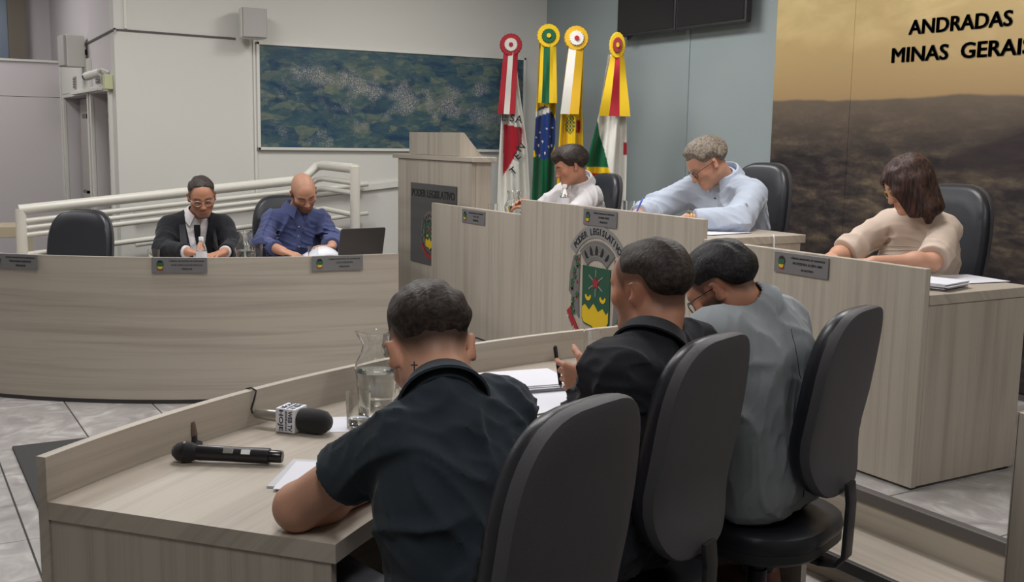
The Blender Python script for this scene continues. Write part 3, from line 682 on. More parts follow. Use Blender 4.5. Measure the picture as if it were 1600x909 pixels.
nameplate('nameplate on the low right part of the head table before the woman', (-3.22, YP-.004, 1.003), 0, [(CM, .19, .064), ('PROFESSORA ALZIRA LIMA', .165, .042), ('SECRETÁRIO', .07, .018)])

# ------------------------------------------------------------------ office chairs
def pillow(mb, outline, layers, fn, inner=(.75, .5, .25)):
    """Stack scaled outlines into a closed cushion; fn(x, z, y) bends it. outline: (x, z) around the centre."""
    n = len(outline); rings = []
    s0, y0 = layers[0]; s1, y1 = layers[-1]
    for k in reversed(inner): rings.append((s0*k, y0-(0)))
    rings += layers
    for k in inner: rings.append((s1*k, y1))
    v = []; f = []
    for s, y in rings:
        for x, z in outline: v.append(fn(x*s, z*s, y))
    m = len(rings)
    for i in range(m-1):
        for k in range(n): f.append((i*n+k, i*n+(k+1) % n, (i+1)*n+(k+1) % n, (i+1)*n+k))
    f.append(tuple(range(n))[::-1]); f.append(tuple((m-1)*n+k for k in range(n)))
    return mb.add(v, f)
def back_outline(w, h, n=44):
    p = []
    for i in range(n):
        t = 2*PI*i/n; c, s = math.cos(t), math.sin(t)
        e = 2/3.6
        x = abs(c)**e*math.copysign(1, c); z = abs(s)**e*math.copysign(1, s)
        ww = w/2*(1-.06*max(0, z)**2-.08*max(0, -z)**2)
        p.append((x*ww, z*h/2))
    return p
def office_chair(label, loc, face, z0=0, seat=.47, back_lo=.56, back_hi=1.105, wid=.385, tilt=.022, arms=True, group='black swivel chairs', gap=.23):
    """Swivel chair. loc: seat centre on the floor; face: heading of the sitter (radians, 0 = +X)."""
    t = thing('office_chair', label, 'chair', (loc[0], loc[1], z0), face-PI/2, group)
    h = back_hi-back_lo; zc = (back_hi+back_lo)/2
    def fb(x, z, y):
        q = z/(h/2)
        yy = -gap+y-tilt*q-.022*(q*q)+.02*math.exp(-((q+.5)/.4)**2)+.35*x*x
        return (x, yy, zc+z)
    out = back_outline(wid, h)
    pillow(MB(), out, [(.94, -.03), (.985, -.026), (1, -.016), (1, .0)], fb).build('back_shell', 'chair_shell', t, smooth=2)
    pillow(MB(), out, [(.985, .001), (.995, .01), (.975, .03), (.92, .042)], fb).build('back_cushion', 'chair_leather', t, smooth=2)
    so = rrect(.47, .46, .17, 6)
    fs = lambda x, z, y: (x, z+.01, seat+y-.6*max(0, z-.12)**2-.1*x*x)
    pillow(MB(), so, [(.93, -.09), (1, -.075), (1.0, -.05)], fs).build('seat_shell', 'black_plastic', t, smooth=2)
    pillow(MB(), so, [(1, -.049), (1.015, -.03), (.99, -.006), (.93, .004)], fs).build('seat_cushion', 'chair_leather', t, smooth=2)
    br = MB()
    pts = [(-.02, seat-.1), (-gap+.03, seat-.115), (-gap-.02, seat-.108), (-gap-.042, seat-.08), (-gap-.046, back_lo-.02), (-gap-.04, back_lo+.035)]
    for (y0, z0_), (y1, z1_) in zip(pts[:-1], pts[1:]):
        R_ = frame((0, y1-y0, z1_-z0_), (1, 0, 0)); l_ = math.hypot(y1-y0, z1_-z0_); br.box((-.007, -.028, -.004), (.007, .028, l_+.004), R_, (0, y0, z0_))
    br.build('back_bracket', 'black_plastic', t, bevel=.003, smooth=2)
    MB().lathe([(.05, seat-.12), (.05, seat-.09)], 16).build('mechanism', 'black_plastic', t)
    MB().lathe([(.03, .09), (.03, .27), (.022, .27), (.022, seat-.1)], 16).build('column', 'chair_metal', t, smooth=2)
    for k in range(5):
        a = 2*PI*k/5+.3; c, s = math.cos(a), math.sin(a)
        lg = MB().tube([(0, 0, .11), (.15*c, .15*s, .095), (.29*c, .29*s, .075)], [.03, .024, .016], 8).build('base_leg', 'black_plastic', t, smooth=2)
        MB().lathe([(.012, -.016), (.026, -.014), (.026, .014), (.012, .016)], 12, frame((-s, c, 0)), (.29*c, .29*s, .029)).build('caster', 'black_gloss', lg, smooth=2)
    if arms:
        for sx in (-1, 1):
            ar = MB().tube([(sx*.2, -.02, seat-.08), (sx*.285, -.02, seat-.07), (sx*.29, -.01, seat+.17)], .016, 8).build('arm_post', 'black_plastic', t, smooth=2)
            MB().prism(rrect(.075, .25, .036, 5), -.014, .014, None, (sx*.285, .0, seat+.185)).build('armrest_pad', 'black_plastic', ar, bevel=.008, smooth=2)
    return t
FA = math.atan2(-.36, -.933)
office_chair('black office chair of the man in the dark polo, closest to the viewer', (-1.73, .935), FA, seat=.46, back_lo=.53, back_hi=1.11)
office_chair('black office chair of the man in the black shirt, middle of the near row', (-2.13, 1.575), FA, seat=.46)
office_chair('black office chair of the man in the grey jacket, nearest the step', (-2.29, 2.235), FA, seat=.46, arms=False)
lf = lambda x, y: math.atan2(y-LC[1], x-LC[0])
office_chair('empty black leather chair behind the far bench', (-6.97, .96), lf(-6.97, .96), seat=.44, back_lo=.5, back_hi=1.07, wid=.44, arms=False, gap=.16)
office_chair('black chair hidden behind the man in the black jacket', (-7.12, 1.76), lf(-7.0, 1.76), seat=.42, back_lo=.46, back_hi=.95, arms=False)
office_chair('black chair behind the man in the blue shirt', (-7.08, 2.42), lf(-7.1, 2.42), seat=.44, back_lo=.5, back_hi=1.13, wid=.46, arms=False)
office_chair('black leather chair of the man in the white shirt by the flags', (-6.1, 4.08), -PI/2-.1, DZ, seat=.47, back_lo=.52, back_hi=1.075, wid=.46, arms=False)
office_chair('tall black leather chair of the grey-haired man', (-4.56, 4.1), -PI/2, DZ, seat=.47, back_lo=.52, back_hi=1.19, wid=.47, arms=False)
office_chair('black leather chair of the woman in the cream blouse, against the mural', (-3.3, 4.1), -PI/2, DZ, seat=.47, back_lo=.5, back_hi=1.125, wid=.47, arms=False)
# ------------------------------------------------------------------ people: smooth implicit surfaces, one continuous body each
class Vol:
    def __init__(s, lo, hi, h):
        s.lo = np.array(lo, float); s.h = h
        s.n = np.ceil((np.array(hi)-s.lo)/h).astype(int)+1
        s.D = np.full(s.n, 1e3, np.float32)
        s.ax = [(s.lo[i]+h*np.arange(s.n[i])).astype(np.float32) for i in range(3)]
    def sl(s, lo, hi):
        a = np.clip(np.floor((np.array(lo)-s.lo)/s.h).astype(int), 0, s.n-1); b = np.clip(np.ceil((np.array(hi)-s.lo)/s.h).astype(int)+1, 1, s.n)
        S = tuple(slice(a[i], b[i]) for i in range(3))
        return S, s.ax[0][S[0]][:, None, None], s.ax[1][S[1]][None, :, None], s.ax[2][S[2]][None, None, :]
    def put(s, S, d, k, sub=False):
        A = s.D[S]
        if sub:
            d = -d
            if k > 0:
                hh = np.maximum(k-np.abs(A-d), 0)/k; s.D[S] = np.maximum(A, d)+hh*hh*k*.25
            else: s.D[S] = np.maximum(A, d)
        elif k > 0:
            hh = np.maximum(k-np.abs(A-d), 0)/k; s.D[S] = np.minimum(A, d)-hh*hh*k*.25
        else: s.D[S] = np.minimum(A, d)
    def cone(s, a, b, ra, rb, k=.012, sq=None, flat=False, flata=False, sub=False):
        a = np.array(a, float); b = np.array(b, float); m = max(ra, rb)*(max(1, sq[1]) if sq else 1)+k+3*s.h
        S, X, Y, Z = s.sl(np.minimum(a, b)-m, np.maximum(a, b)+m)
        ba = b-a; l2 = max(ba@ba, 1e-9)
        px, py, pz = X-a[0], Y-a[1], Z-a[2]
        tr = (px*ba[0]+py*ba[1]+pz*ba[2])/l2; t = np.clip(tr, 0, 1)
        qx, qy, qz = px-t*ba[0], py-t*ba[1], pz-t*ba[2]
        r = ra+(rb-ra)*t
        if sq:
            n = nrm(sq[0]); e = 1/sq[1]-1; dn = qx*n[0]+qy*n[1]+qz*n[2]
            qx, qy, qz = qx+n[0]*dn*e, qy+n[1]*dn*e, qz+n[2]*dn*e
        d = np.sqrt(qx*qx+qy*qy+qz*qz)-r
        if sq and sq[1] < 1: d = d*sq[1]**.5
        L = math.sqrt(l2)
        if flat: d = np.maximum(d, (tr-1)*L)
        if flata: d = np.maximum(d, -tr*L)
        s.put(S, d, k, sub)
    def ell(s, c, rad, R=None, k=.012, sub=False):
        c = np.array(c, float); rad = np.array(rad, float); m = rad.max()+k+3*s.h
        S, X, Y, Z = s.sl(c-m, c+m)
        px, py, pz = X-c[0], Y-c[1], Z-c[2]
        if R is not None:
            px, py, pz = (px*R[0, i]+py*R[1, i]+pz*R[2, i] for i in range(3))
        k0 = np.sqrt((px/rad[0])**2+(py/rad[1])**2+(pz/rad[2])**2); k1 = np.sqrt((px/rad[0]**2)**2+(py/rad[1]**2)**2+(pz/rad[2]**2)**2)
        s.put(S, k0*(k0-1)/np.maximum(k1, 1e-6), k, sub)
    def grid(s): return s.ax[0][:, None, None], s.ax[1][None, :, None], s.ax[2][None, None, :]
    def near(s, w=.03):
        I = np.nonzero(np.abs(s.D) < w); return I, np.stack([s.ax[i][I[i]] for i in range(3)], 1)
    def mesh(s):
        D = s.D; I = D < 0
        c = np.zeros([d-1 for d in D.shape], np.int8)
        offs = [(i, j, k) for i in (0, 1) for j in (0, 1) for k in (0, 1)]
        for i, j, k in offs: c += I[i:i+c.shape[0], j:j+c.shape[1], k:k+c.shape[2]]
        mix = (c > 0) & (c < 8); idx = np.argwhere(mix)
        if len(idx) == 0: return np.zeros((0, 3)), []
        vid = np.full(mix.shape, -1, np.int32); vid[mix] = np.arange(len(idx))
        val = {o: D[idx[:, 0]+o[0], idx[:, 1]+o[1], idx[:, 2]+o[2]] for o in offs}
        P = np.zeros((len(idx), 3)); C = np.zeros(len(idx))
        for o in offs:
            for ax in range(3):
                if o[ax]: continue
                q = list(o); q[ax] = 1; q = tuple(q)
                a, b = val[o], val[q]; m = (a < 0) != (b < 0)
                t = np.where(m, a/np.where(m, a-b, 1), 0)
                pos = np.zeros((len(idx), 3)); pos[:] = o; pos[:, ax] += t
                P += np.where(m[:, None], pos, 0); C += m
        V = (idx+P/C[:, None])*s.h+s.lo
        F = []
        for ax in range(3):
            u, w = (ax+1) % 3, (ax+2) % 3
            sl0 = [slice(None)]*3; sl1 = [slice(None)]*3; sl0[ax] = slice(0, -1); sl1[ax] = slice(1, None)
            a, b = I[tuple(sl0)], I[tuple(sl1)]
            E = np.argwhere(a != b); E = E[(E[:, u] > 0) & (E[:, w] > 0) & (E[:, u] < D.shape[u]-1) & (E[:, w] < D.shape[w]-1)]
            ins = a[E[:, 0], E[:, 1], E[:, 2]]
            def g(du, dw):
                q = E.copy(); q[:, u] += du; q[:, w] += dw; return vid[q[:, 0], q[:, 1], q[:, 2]]
            f = np.stack([g(-1, -1), g(0, -1), g(0, 0), g(-1, 0)], 1)
            f[~ins] = f[~ins][:, ::-1]; F.append(f)
        return V, np.concatenate(F)
def wav(p, seed, freq, n=6, aniso=None):
    """Smooth pseudo-random waves at points p."""
    r = np.random.RandomState(seed); out = np.zeros(len(p))
    for i in range(n):
        k = r.normal(size=3); k /= np.linalg.norm(k)
        if aniso is not None: k = k*np.array(aniso)
        out += np.sin(p@(k*freq*(.6+.8*r.rand()))+r.rand()*6.3)
    return out/n**.5
def npmesh(name, V, F, mat, parent=None, off=(0, 0, 0), col=None, smooth_it=1):
    V = np.array(V, float)
    for _ in range(smooth_it):          # light Laplacian smoothing
        acc = np.zeros_like(V); cnt = np.zeros(len(V))
        for i in range(4):
            a, b = F[:, i], F[:, (i+1) % 4]
            np.add.at(acc, a, V[b]); np.add.at(cnt, a, 1)
        V = V*.5+.5*acc/np.maximum(cnt, 1)[:, None]
    me = bpy.data.meshes.new(name)
    me.vertices.add(len(V)); me.vertices.foreach_set('co', (V-np.array(off)).astype(np.float32).ravel())
    me.loops.add(len(F)*4); me.polygons.add(len(F))
    me.polygons.foreach_set('loop_start', np.arange(len(F), dtype=np.int32)*4)
    me.loops.foreach_set('vertex_index', F.astype(np.int32).ravel())
    me.update(calc_edges=True); me.validate()
    me.polygons.foreach_set('use_smooth', np.ones(len(me.polygons), bool))
    if col is not None and len(me.vertices) == len(V):
        at = me.color_attributes.new('Col', 'FLOAT_COLOR', 'POINT')
        at.data.foreach_set('color', np.c_[col, np.ones(len(V))].astype(np.float32).ravel())
    return obj(name, me, mat, parent)
colattr('skin', .5, .08, 350, .35, 0, .08, .06)
colattr('cloth', .85, .15, 600, .2, .15, 0, .05)
def hair_mat(name, dark, light, sc=(160, 60, 90)):
    m, N, L, P = nmat(name)
    tc = N.new('ShaderNodeTexCoord')
    f = noisen(N, L, tc.outputs['Object'], 1, 5, .4, sc)
    r = ramp(N, [(.35, dark), (.7, light)]); L.new(f, r.inputs['Fac']); L.new(r.outputs['Color'], P.inputs['Base Color'])
    P.inputs['Roughness'].default_value = .55; P.inputs['Specular IOR Level'].default_value = .3
    b = N.new('ShaderNodeBump'); b.inputs['Strength'].default_value = .7; b.inputs['Distance'].default_value = .004
    L.new(f, b.inputs['Height']); L.new(b.outputs['Normal'], P.inputs['Normal'])
def fabric(name, col, fold=.5):
    m = plain(name, col, .88, noise=.06, nscale=14, bump=.2, bscale=500, spec=.2, sheen=.1)
    N, L = m.node_tree.nodes, m.node_tree.links; P = N['Principled BSDF']
    tc = N.new('ShaderNodeTexCoord'); n = N.new('ShaderNodeTexNoise'); n.noise_type = 'RIDGED_MULTIFRACTAL'
    n.inputs['Scale'].default_value = 7; n.inputs['Detail'].default_value = 2; n.inputs['Distortion'].default_value = .8
    L.new(tc.outputs['Object'], n.inputs['Vector'])
    b = N.new('ShaderNodeBump'); b.inputs['Strength'].default_value = fold; b.inputs['Distance'].default_value = .012
    prev = P.inputs['Normal'].links[0].from_socket
    L.new(n.outputs['Fac'], b.inputs['Height']); L.new(prev, b.inputs['Normal']); L.new(b.outputs['Normal'], P.inputs['Normal'])
    return m

def head_R(face, yaw=0, pitch=0, roll=0):
    """Columns right, forward, up. face: heading in radians; yaw to the left, pitch downwards, roll to the right."""
    return rotz(face-PI/2)@rotz(yaw)@rotx(-pitch)@roty(roll)

def hand(vol, wr, fd, pn, thumb, curl=.35, s=1.0, spread=.10, curls=None):
    """Palm and five fingers. fd: finger direction, pn: palm normal (the side the fingers curl to), thumb: +1/-1 side."""
    fd = nrm(fd); pn = np.array(pn, float); pn = nrm(pn-fd*(pn@fd)); sd = np.cross(fd, pn)*thumb
    W = np.array(wr, float)
    for q in (-.6, -.2, .2, .6):
        vol.cone(W+fd*.01*s+sd*q*.03*s, W+fd*.088*s+sd*q*.058*s, .0155*s, .0115*s, .012, (pn, .85))
    lens = [.074, .084, .078, .062]; pos = [.033, .011, -.011, -.032]
    for i in range(4):
        c = curls[i] if curls else curl*(1+.12*i)
        p = W+fd*(.09-.006*(i == 3))*s+sd*pos[i]*s
        d = nrm(fd+sd*spread*(1.5-i)*.8); ang = c*.7; r = .0088*s
        for j, fr in enumerate((.45, .31, .24)):
            dd = d*math.cos(ang)+pn*math.sin(ang); q = p+dd*lens[i]*fr*s
            vol.cone(p, q, r, r*.92, .004); p = q; r *= .92; ang += c*(1.0 if j == 0 else .8)
    p = W+fd*.025*s+sd*.028*s+pn*.006*s; d0 = nrm(fd*.62+sd*.75+pn*.25)
    q = p+d0*.042*s; vol.cone(p, q, .0155*s, .0115*s, .012)
    d1 = nrm(fd*.9+sd*.35+pn*(.25+curl*.5)); q2 = q+d1*.032*s; vol.cone(q, q2, .0108*s, .0095*s, .004)
    q3 = q2+nrm(d1+pn*.2)*.026*s; vol.cone(q2, q3, .0095*s, .0075*s, .004)

def make_head(vol, H, R, s, o):
    T = lambda p: H+R@(np.array(p, float)*s)
    E = lambda c, r, k=.012, sub=False, Rl=None: vol.ell(T(c), np.array(r)*s, R if Rl is None else R@Rl, k, sub)
    Cn = lambda a, b, ra, rb, k=.012, sub=False: vol.cone(T(a), T(b), ra*s, rb*s, k, None, False, False, sub)
    fw = o.get('fw', 1.0)
    E((0, -.014, .03), (.0765, .098, .086))
    E((0, .035, .028), (.064*fw, .06, .062), .03)
    E((0, .034, -.035), (.062*fw, .058, .075), .03)
    Cn((-.038*fw, .0, -.06), (-.018, .06, -.092), .03, .022, .03); Cn((.038*fw, .0, -.06), (.018, .06, -.092), .03, .022, .03)
    Cn((-.012, .078, -.1), (.012, .078, -.1), .02, .02, .02)
    for sx in (-1, 1):
        E((sx*.044*fw, .062, -.025), (.024, .022, .022), .025)          # cheek
        E((sx*.032, .1, -.001), (.021, .017, .012), .014, True)         # socket
        E((sx*.032, .08, -.002), (.0145, .0125, .011), .006)            # lid
        Cn((sx*.012, .094, .018), (sx*.048, .078, .02), .0085, .0075, .014)   # brow
        E((sx*(.082), -.01, -.012), (.008, .02, .033), .008, False, roty(sx*.22)@rotz(sx*-.55))
        E((sx*(.09), -.003, -.008), (.006, .009, .017), .006, True)
        E((sx*.012, .104, -.04), (.0095, .009, .008), .008)             # nostril wing
    Cn((0, .092, .008), (0, .108, -.034), .0085, .0115, .012)
    E((0, .112, -.037), (.0105, .01, .009), .008)
    Cn((-.02, .086, -.064), (.02, .086, -.064), .009, .009, .012)
    Cn((-.022, .097, -.0665), (.022, .097, -.0665), .0022, .0022, .004, True)
    Cn((-.015, .09, -.073), (.015, .09, -.073), .009, .009, .008)
    # neck
    nb = np.array(o['neck'], float); vol.cone(T((0, -.03, -.06)), nb, .052*s*o.get('nw', 1), .06*s*o.get('nw', 1), .03)

def skin_color(V, H, R, s, o):
    base = np.array(o['skin'][:3]); C = np.tile(base, (len(V), 1))
    q = (V-H)@R/s; x, y, z = q[:, 0], q[:, 1], q[:, 2]; ax = np.abs(x)
    hd = (z > -.16) & (np.linalg.norm(q, axis=1) < .2)
    def blend(mask, col, a): C[:] = C*(1-(mask*a)[:, None])+np.array(col[:3])*(mask*a)[:, None]
    sm = lambda v, a, b: np.clip((v-a)/(b-a), 0, 1)
    red = base*np.array([1.08, .82, .78])
    blend(hd*np.exp(-((ax-.045)/.02)**2-((z+.025)/.02)**2)*(y > .04), red, .5)
    blend(hd*np.exp(-((z+.037)/.012)**2-(x/.016)**2)*(y > .09), red, .5)
    blend(hd*(np.exp(-((ax-.078)/.012)**2)*np.exp(-((z+.01)/.035)**2)), red, .5)
    blend(hd*(y > .07)*np.exp(-((z+.068)/.009)**4-(x/.024)**4), base*np.array([.95, .68, .66]), .7)
    hc = np.array(o.get('hair', srgb(40, 32, 28))[:3])
    bz = .022-.12*(ax-.03)**2*10
    blend(hd*(y > .055)*np.exp(-((z-.0225+.25*(ax-.034)**2*10)/.006)**4-((ax-.032)/.022)**6), hc, .8)
    blend(hd*(y > .07)*np.exp(-((z+.005)/.0022)**2-((ax-.032)/.016)**4), base*.25, .8)
    st = o.get('stubble', 0)
    if st:
        jaw = sm(-z, .045, .06)*sm(y, -.02, .01)*(z > -.135)
        mou = np.exp(-((z+.068)/.008)**4-(x/.022)**4)
        side = sm(ax, .055, .066)*sm(-z, -.0, .02)*sm(y, -.015, .005)*(y < .055)*(z > -.135)
        mus = np.exp(-((z+.053)/.007)**4-(x/.032)**4)*(y > .06)
        bd = np.clip(np.maximum(np.maximum(jaw, side), mus)-mou, 0, 1)
        if o.get('goatee'): bd = np.clip(np.maximum(mus, jaw*np.exp(-(x/.033)**6)*(y > .03))-mou, 0, 1)
        blend(hd*bd, o.get('beard', hc), st)
    fd = o.get('fade', 0)
    if fd:        # closely cropped hair below the grown hair
        zl = np.interp(y, [-.13, -.07, -.045, -.03, .02, .03, .045, .06], [-.062, -.058, -.035, .012, .012, -.01, .02, .05])
        blend(hd*sm(z-zl, *o.get('fg', (-.008, .014)))*sm(-y, -.066, -.05), hc, fd)
    return C

def hair(parent, off, H, R, s, style, mat):
    v = Vol((-.15, -.17, -.26 if style.get('long') else -.12), (.15, .14, .16), .0033)
    t0, t1 = style.get('t0', .004), style.get('t1', .014)
    X, Y, Z = v.grid()
    fr = style.get('front', .078)
    yk, zk = style.get('line', ([-.13, -.075, -.05, -.032, .018, .03, .045, .058, .075, .11], [-.05, -.05, -.03, .018, .022, .01, .03, .052, fr, fr]))
    kk = np.exp(-np.linspace(-2.5, 2.5, 13)**2/2); kk /= kk.sum()
    zs = np.convolve(np.pad(np.interp(v.ax[1], yk, zk), 6, 'edge'), kk, 'valid')
    zl = zs[None, :, None]+style.get('temple', .016)*np.clip((np.abs(X)-.03)/.03, 0, 1)*np.clip((Y-.045)/.02, 0, 1)-.006*np.exp(-(X/.02)**2)*(Y > .05)
    up_ = style.get('blend', .05); zz = np.clip((Z-zl)/up_, 0, 1); zz = zz*zz*(3-2*zz)
    if style.get('long'): zz = np.clip((Z+.01)/.08, 0, 1)
    t = t0+(t1-t0)*zz+0*X+0*Y
    if style.get('part'): t = t+style['part']*np.clip(Y/.1, 0, 1)*np.clip(Z/.1, 0, 1)
    rx, ry, rz = .0765+t, .098+t, .086+t
    px, py, pz = X, Y+.014, Z-.03
    k0 = np.sqrt((px/rx)**2+(py/ry)**2+(pz/rz)**2); k1 = np.sqrt((px/rx**2)**2+(py/ry**2)**2+(pz/rz**2)**2)
    D = k0*(k0-1)/np.maximum(k1, 1e-6)
    # forehead bulge
    qx, qy, qz = X, Y-.035, Z-.028; ex, ey, ez = .064+t, .06+t, .062+t
    j0 = np.sqrt((qx/ex)**2+(qy/ey)**2+(qz/ez)**2); j1 = np.sqrt((qx/ex**2)**2+(qy/ey**2)**2+(qz/ez**2)**2)
    D = np.minimum(D, j0*(j0-1)/np.maximum(j1, 1e-6))
    v.D = np.ascontiguousarray(np.broadcast_to(D, v.n)).astype(np.float32)
    if not style.get('long'):
        v.D = np.maximum(v.D, (zl-Z)*.8).astype(np.float32)
        if style.get('crown'):   # thinning crown
            v.ell(style['crown'][0], style['crown'][1], None, .01, True)
        for a, b, ra, rb in style.get('locks', []): v.cone(a, b, ra, rb, .012)
    else:
        v.ell((0, .085, -.03), (.058, .075, .085), None, .015, True)
        v.D = np.maximum(v.D, np.maximum((-.05-Z)*.8, -1e3)).astype(np.float32)
        for sx in (-1, 1):
            if sx < 0:
                v.cone((-.045, .06, .08), (-.07, .088, .0), .022, .024, .02); v.cone((-.07, .088, 0), (-.082, .07, -.11), .024, .026, .02, ((1, 0, 0), .7)); v.cone((-.075, .05, .03), (-.09, .045, -.12), .028, .028, .02)
            else:
                v.cone((.05, .04, .075), (.079, .035, .0), .022, .026, .02); v.cone((.079, .035, 0), (.082, .01, -.1), .026, .028, .02, ((1, 0, 0), .7))
            v.cone((sx*.08, .01, .02), (sx*.088, .0, -.13), .03, .036, .025); v.cone((sx*.088, 0, -.13), (sx*.078, .025, -.18), .035, .016, .02)
            v.cone((sx*.055, -.045, .0), (sx*.06, -.04, -.14), .05, .04, .03)
        v.cone((0, -.055, .02), (0, -.055, -.14), .05, .04, .03)
    I, p = v.near(.02)
    n = wav(p, 3, style.get('freq', 130), 9, style.get('aniso', (1.6, .5, .8)))
    if not style.get('long'): n = n*np.clip((p[:, 2]-np.interp(p[:, 1], yk, zk))/.03, .0, 1)
    v.D[I] += (n*style.get('rough', .0022)).astype(np.float32)
    V, F = v.mesh()
    return npmesh('hair', H+(V*s)@R.T, F, mat, parent, off)

def glasses(parent, off, H, R, s, mat, half=False, lens=True):
    T = lambda p: H+R@(np.array(p, float)*s)-np.array(off)
    mb = MB(); lz = []
    for sx in (-1, 1):
        lp = [(sx*.034+.0255*math.cos(a), .104-.01*abs(math.cos(a))*.3-.22*abs(sx*.034+.0255*math.cos(a))*.35, -.006+.018*math.sin(a)) for a in np.linspace(0, 2*PI, 17)[:-1]]
        if half: mb.tube([T(p) for p in lp if p[2] > -.007] if 0 else [T(p) for p in sorted([p for p in lp if p[2] >= -.007], key=lambda q: q[0])], .0017, 6)
        else: mb.tube([T(p) for p in lp], .0019, 6, closed=True)
        mb.tube([T((sx*.058, .094, .004)), T((sx*.078, .06, .006)), T((sx*.082, .0, .002)), T((sx*.08, -.02, -.012))], .0018, 6)
        lz.append(lp)
    mb.tube([T((-.01, .102, -.002)), T((0, .105, .001)), T((.01, .102, -.002))], .0017, 6)
    g = mb.build('glasses', mat, parent, smooth=True)
    if lens:
        for lp in lz:
            c = np.mean(lp, 0); n = len(lp)
            MB().add([T(p) for p in lp]+[T(np.array(p)+np.array((0, -.0012, 0))) for p in lp], [tuple(range(n)), tuple(range(n, 2*n))[::-1]]+[(i, (i+1) % n, n+(i+1) % n, n+i) for i in range(n)]).build('lens', 'lens', g)
    return g

def person(label, o):
    """o: joints in room coordinates. pelvis, chest, neck, head, S/E/W (left, right), knees, ankles, facing etc."""
    A = lambda k: np.array(o[k], float)
    s = o.get('s', 1.0); bw = o.get('bw', 1.0); belly = o.get('belly', 0)
    P, Ch, N, H = A('pelvis'), A('chest'), A('neck'), A('head')
    R = head_R(o['face'], *o['hrot'])
    Sh = [A('SL'), A('SR')]; El = [A('EL'), A('ER')]; Wr = [A('WL'), A('WR')]
    rt = nrm(Sh[1]-Sh[0]); up = nrm(N-P); fw = nrm(np.cross(up, rt))*1.0
    if fw@np.array([math.cos(o['face']), math.sin(o['face']), 0]) < 0: fw = -fw
    pr_ = np.array([math.sin(o['face']), -math.cos(o['face']), 0]); pf = np.array([math.cos(o['face']), math.sin(o['face']), 0])
    Kn = [A('KL') if 'KL' in o else P-pr_*.12+pf*.42+np.array([0, 0, .0]), A('KR') if 'KR' in o else P+pr_*.12+pf*.42]
    An = [A('AL') if 'AL' in o else np.array([*(Kn[0]-pf*.02)[:2], o['floor']+.08]), A('AR') if 'AR' in o else np.array([*(Kn[1]-pf*.02)[:2], o['floor']+.08])]
    pts = np.array([P, Ch, N, H+np.array([0, 0, .13]), *Sh, *El, *Wr, *Kn, *An, *[w+nrm(np.array(f))*.2 for w, f in zip(Wr, (o['FL'], o['FR']))]])
    lo, hi = pts.min(0)-.16, pts.max(0)+.16
    lo[2] = o['floor']
    Wst = P*.55+Ch*.45
    root = thing if 0 else None
    base = np.array([P[0], P[1], o['floor']])
    def torso(v, e, k=.04):
        for q in (-1, 1):
            v.cone(P+rt*q*.07*bw, P+rt*q*.065*bw+up*.08, .105*bw+e, .1*bw+e, k, (fw, .95))
            v.cone(P+rt*q*.06*bw+up*.05, Ch+rt*q*.065*bw-up*.04, .1*bw+e, .105*bw+e, k, (fw, .92))
            v.cone(Ch+rt*q*.055*bw-up*.08+fw*.02, Ch+rt*q*.07*bw+up*.03, .105*bw+e, .085*bw+e, k, (fw, .95))
        if belly: v.ell(Wst+fw*.06, np.array([.15, .15, .15])*belly+e, None, .08)
        if o.get('bust'): 
            for q in (-1, 1): v.ell(Ch+rt*q*.075-up*.07+fw*.085, np.array([.07, .07, .07])+e, None, .04)
        for i, q in ((0, -1), (1, 1)):
            S = Sh[i]
            v.cone(Ch+rt*q*.05+up*.02, S-rt*q*.02, .07*bw+e, .048*bw+e, .05)
            v.cone(N+rt*q*.02-up*.02, S-rt*q*.02+up*.004, .04+e, .04*bw+e, .045)
        v.cone(N-up*.06, N-up*.015, .075+e, .05+e, .04)
    def arm(v, i, e1, e2, upto=1.0, flat=False, k=.02, eb=0):
        S, E_, W_ = Sh[i], El[i], Wr[i]; aw = o.get('aw', 1.0)
        if upto <= .5:
            b = S+(E_-S)*(upto/.5); v.cone(S, b, .05*bw+e1, (.05*bw*(1-upto/.5)+.042*aw*(upto/.5))+e2, k, None, flat)
        else:
            v.cone(S, E_, .05*bw+e1, .041*aw+(e1+e2)/2+eb, k)
            b = E_+(W_-E_)*((upto-.5)/.5); v.cone(E_, b, .041*aw+(e1+e2)/2+eb, (.041*aw+(.029*aw-.041*aw)*((upto-.5)/.5))+e2, k, None, flat)
            if e1 < .001: v.ell(E_+(W_-E_)*.28, (.047*aw,)*3, None, .03)
    def legs(v, e, k=.03, upto=1.0):
        for i, q in ((0, -1), (1, 1)):
            hp = P+rt*q*.095*bw; v.cone(hp, Kn[i], .09*bw+e, .062+e, k); b = Kn[i]+(An[i]-Kn[i])*upto; v.cone(Kn[i], b, .06+e, .045+e, k, None, upto < 1)
    # ---- body
    h = o.get('res', .006)
    v = Vol(lo, hi, h)
    torso(v, -.012)
    for i in (0, 1): arm(v, i, 0 if not o.get('long') else -.006, 0)
    legs(v, -.012)
    make_head(v, H, R, s, dict(neck=N-up*.03, fw=o.get('fw', 1.0), nw=o.get('nw', 1.0)))
    for i, (f, pn, tb, cu) in enumerate(((o['FL'], o['PL'], o.get('TL', -1), o.get('CL', .35)), (o['FR'], o['PR'], o.get('TR', 1), o.get('CR', .35)))):
        if isinstance(cu, (list, tuple)): hand(v, Wr[i], f, pn, tb, .5, s, .1, cu)
        else: hand(v, Wr[i], f, pn, tb, cu, s)
    for i in (0, 1):
        toe = pf*.17; v.cone(An[i]+np.array([0, 0, -.02]), An[i]+pf*.14+np.array([0, 0, -.05]), .04, .028, .02)
    V, F = v.mesh()
    C = skin_color(V, H, R, s, o)
    if 'mark' in o: pass
    body = npmesh('person', V, F, 'skin', None, base, C); body.location = base
    meta(body, label, 'person')
    # ---- clothes
    hc = o.get('cres', .0065)
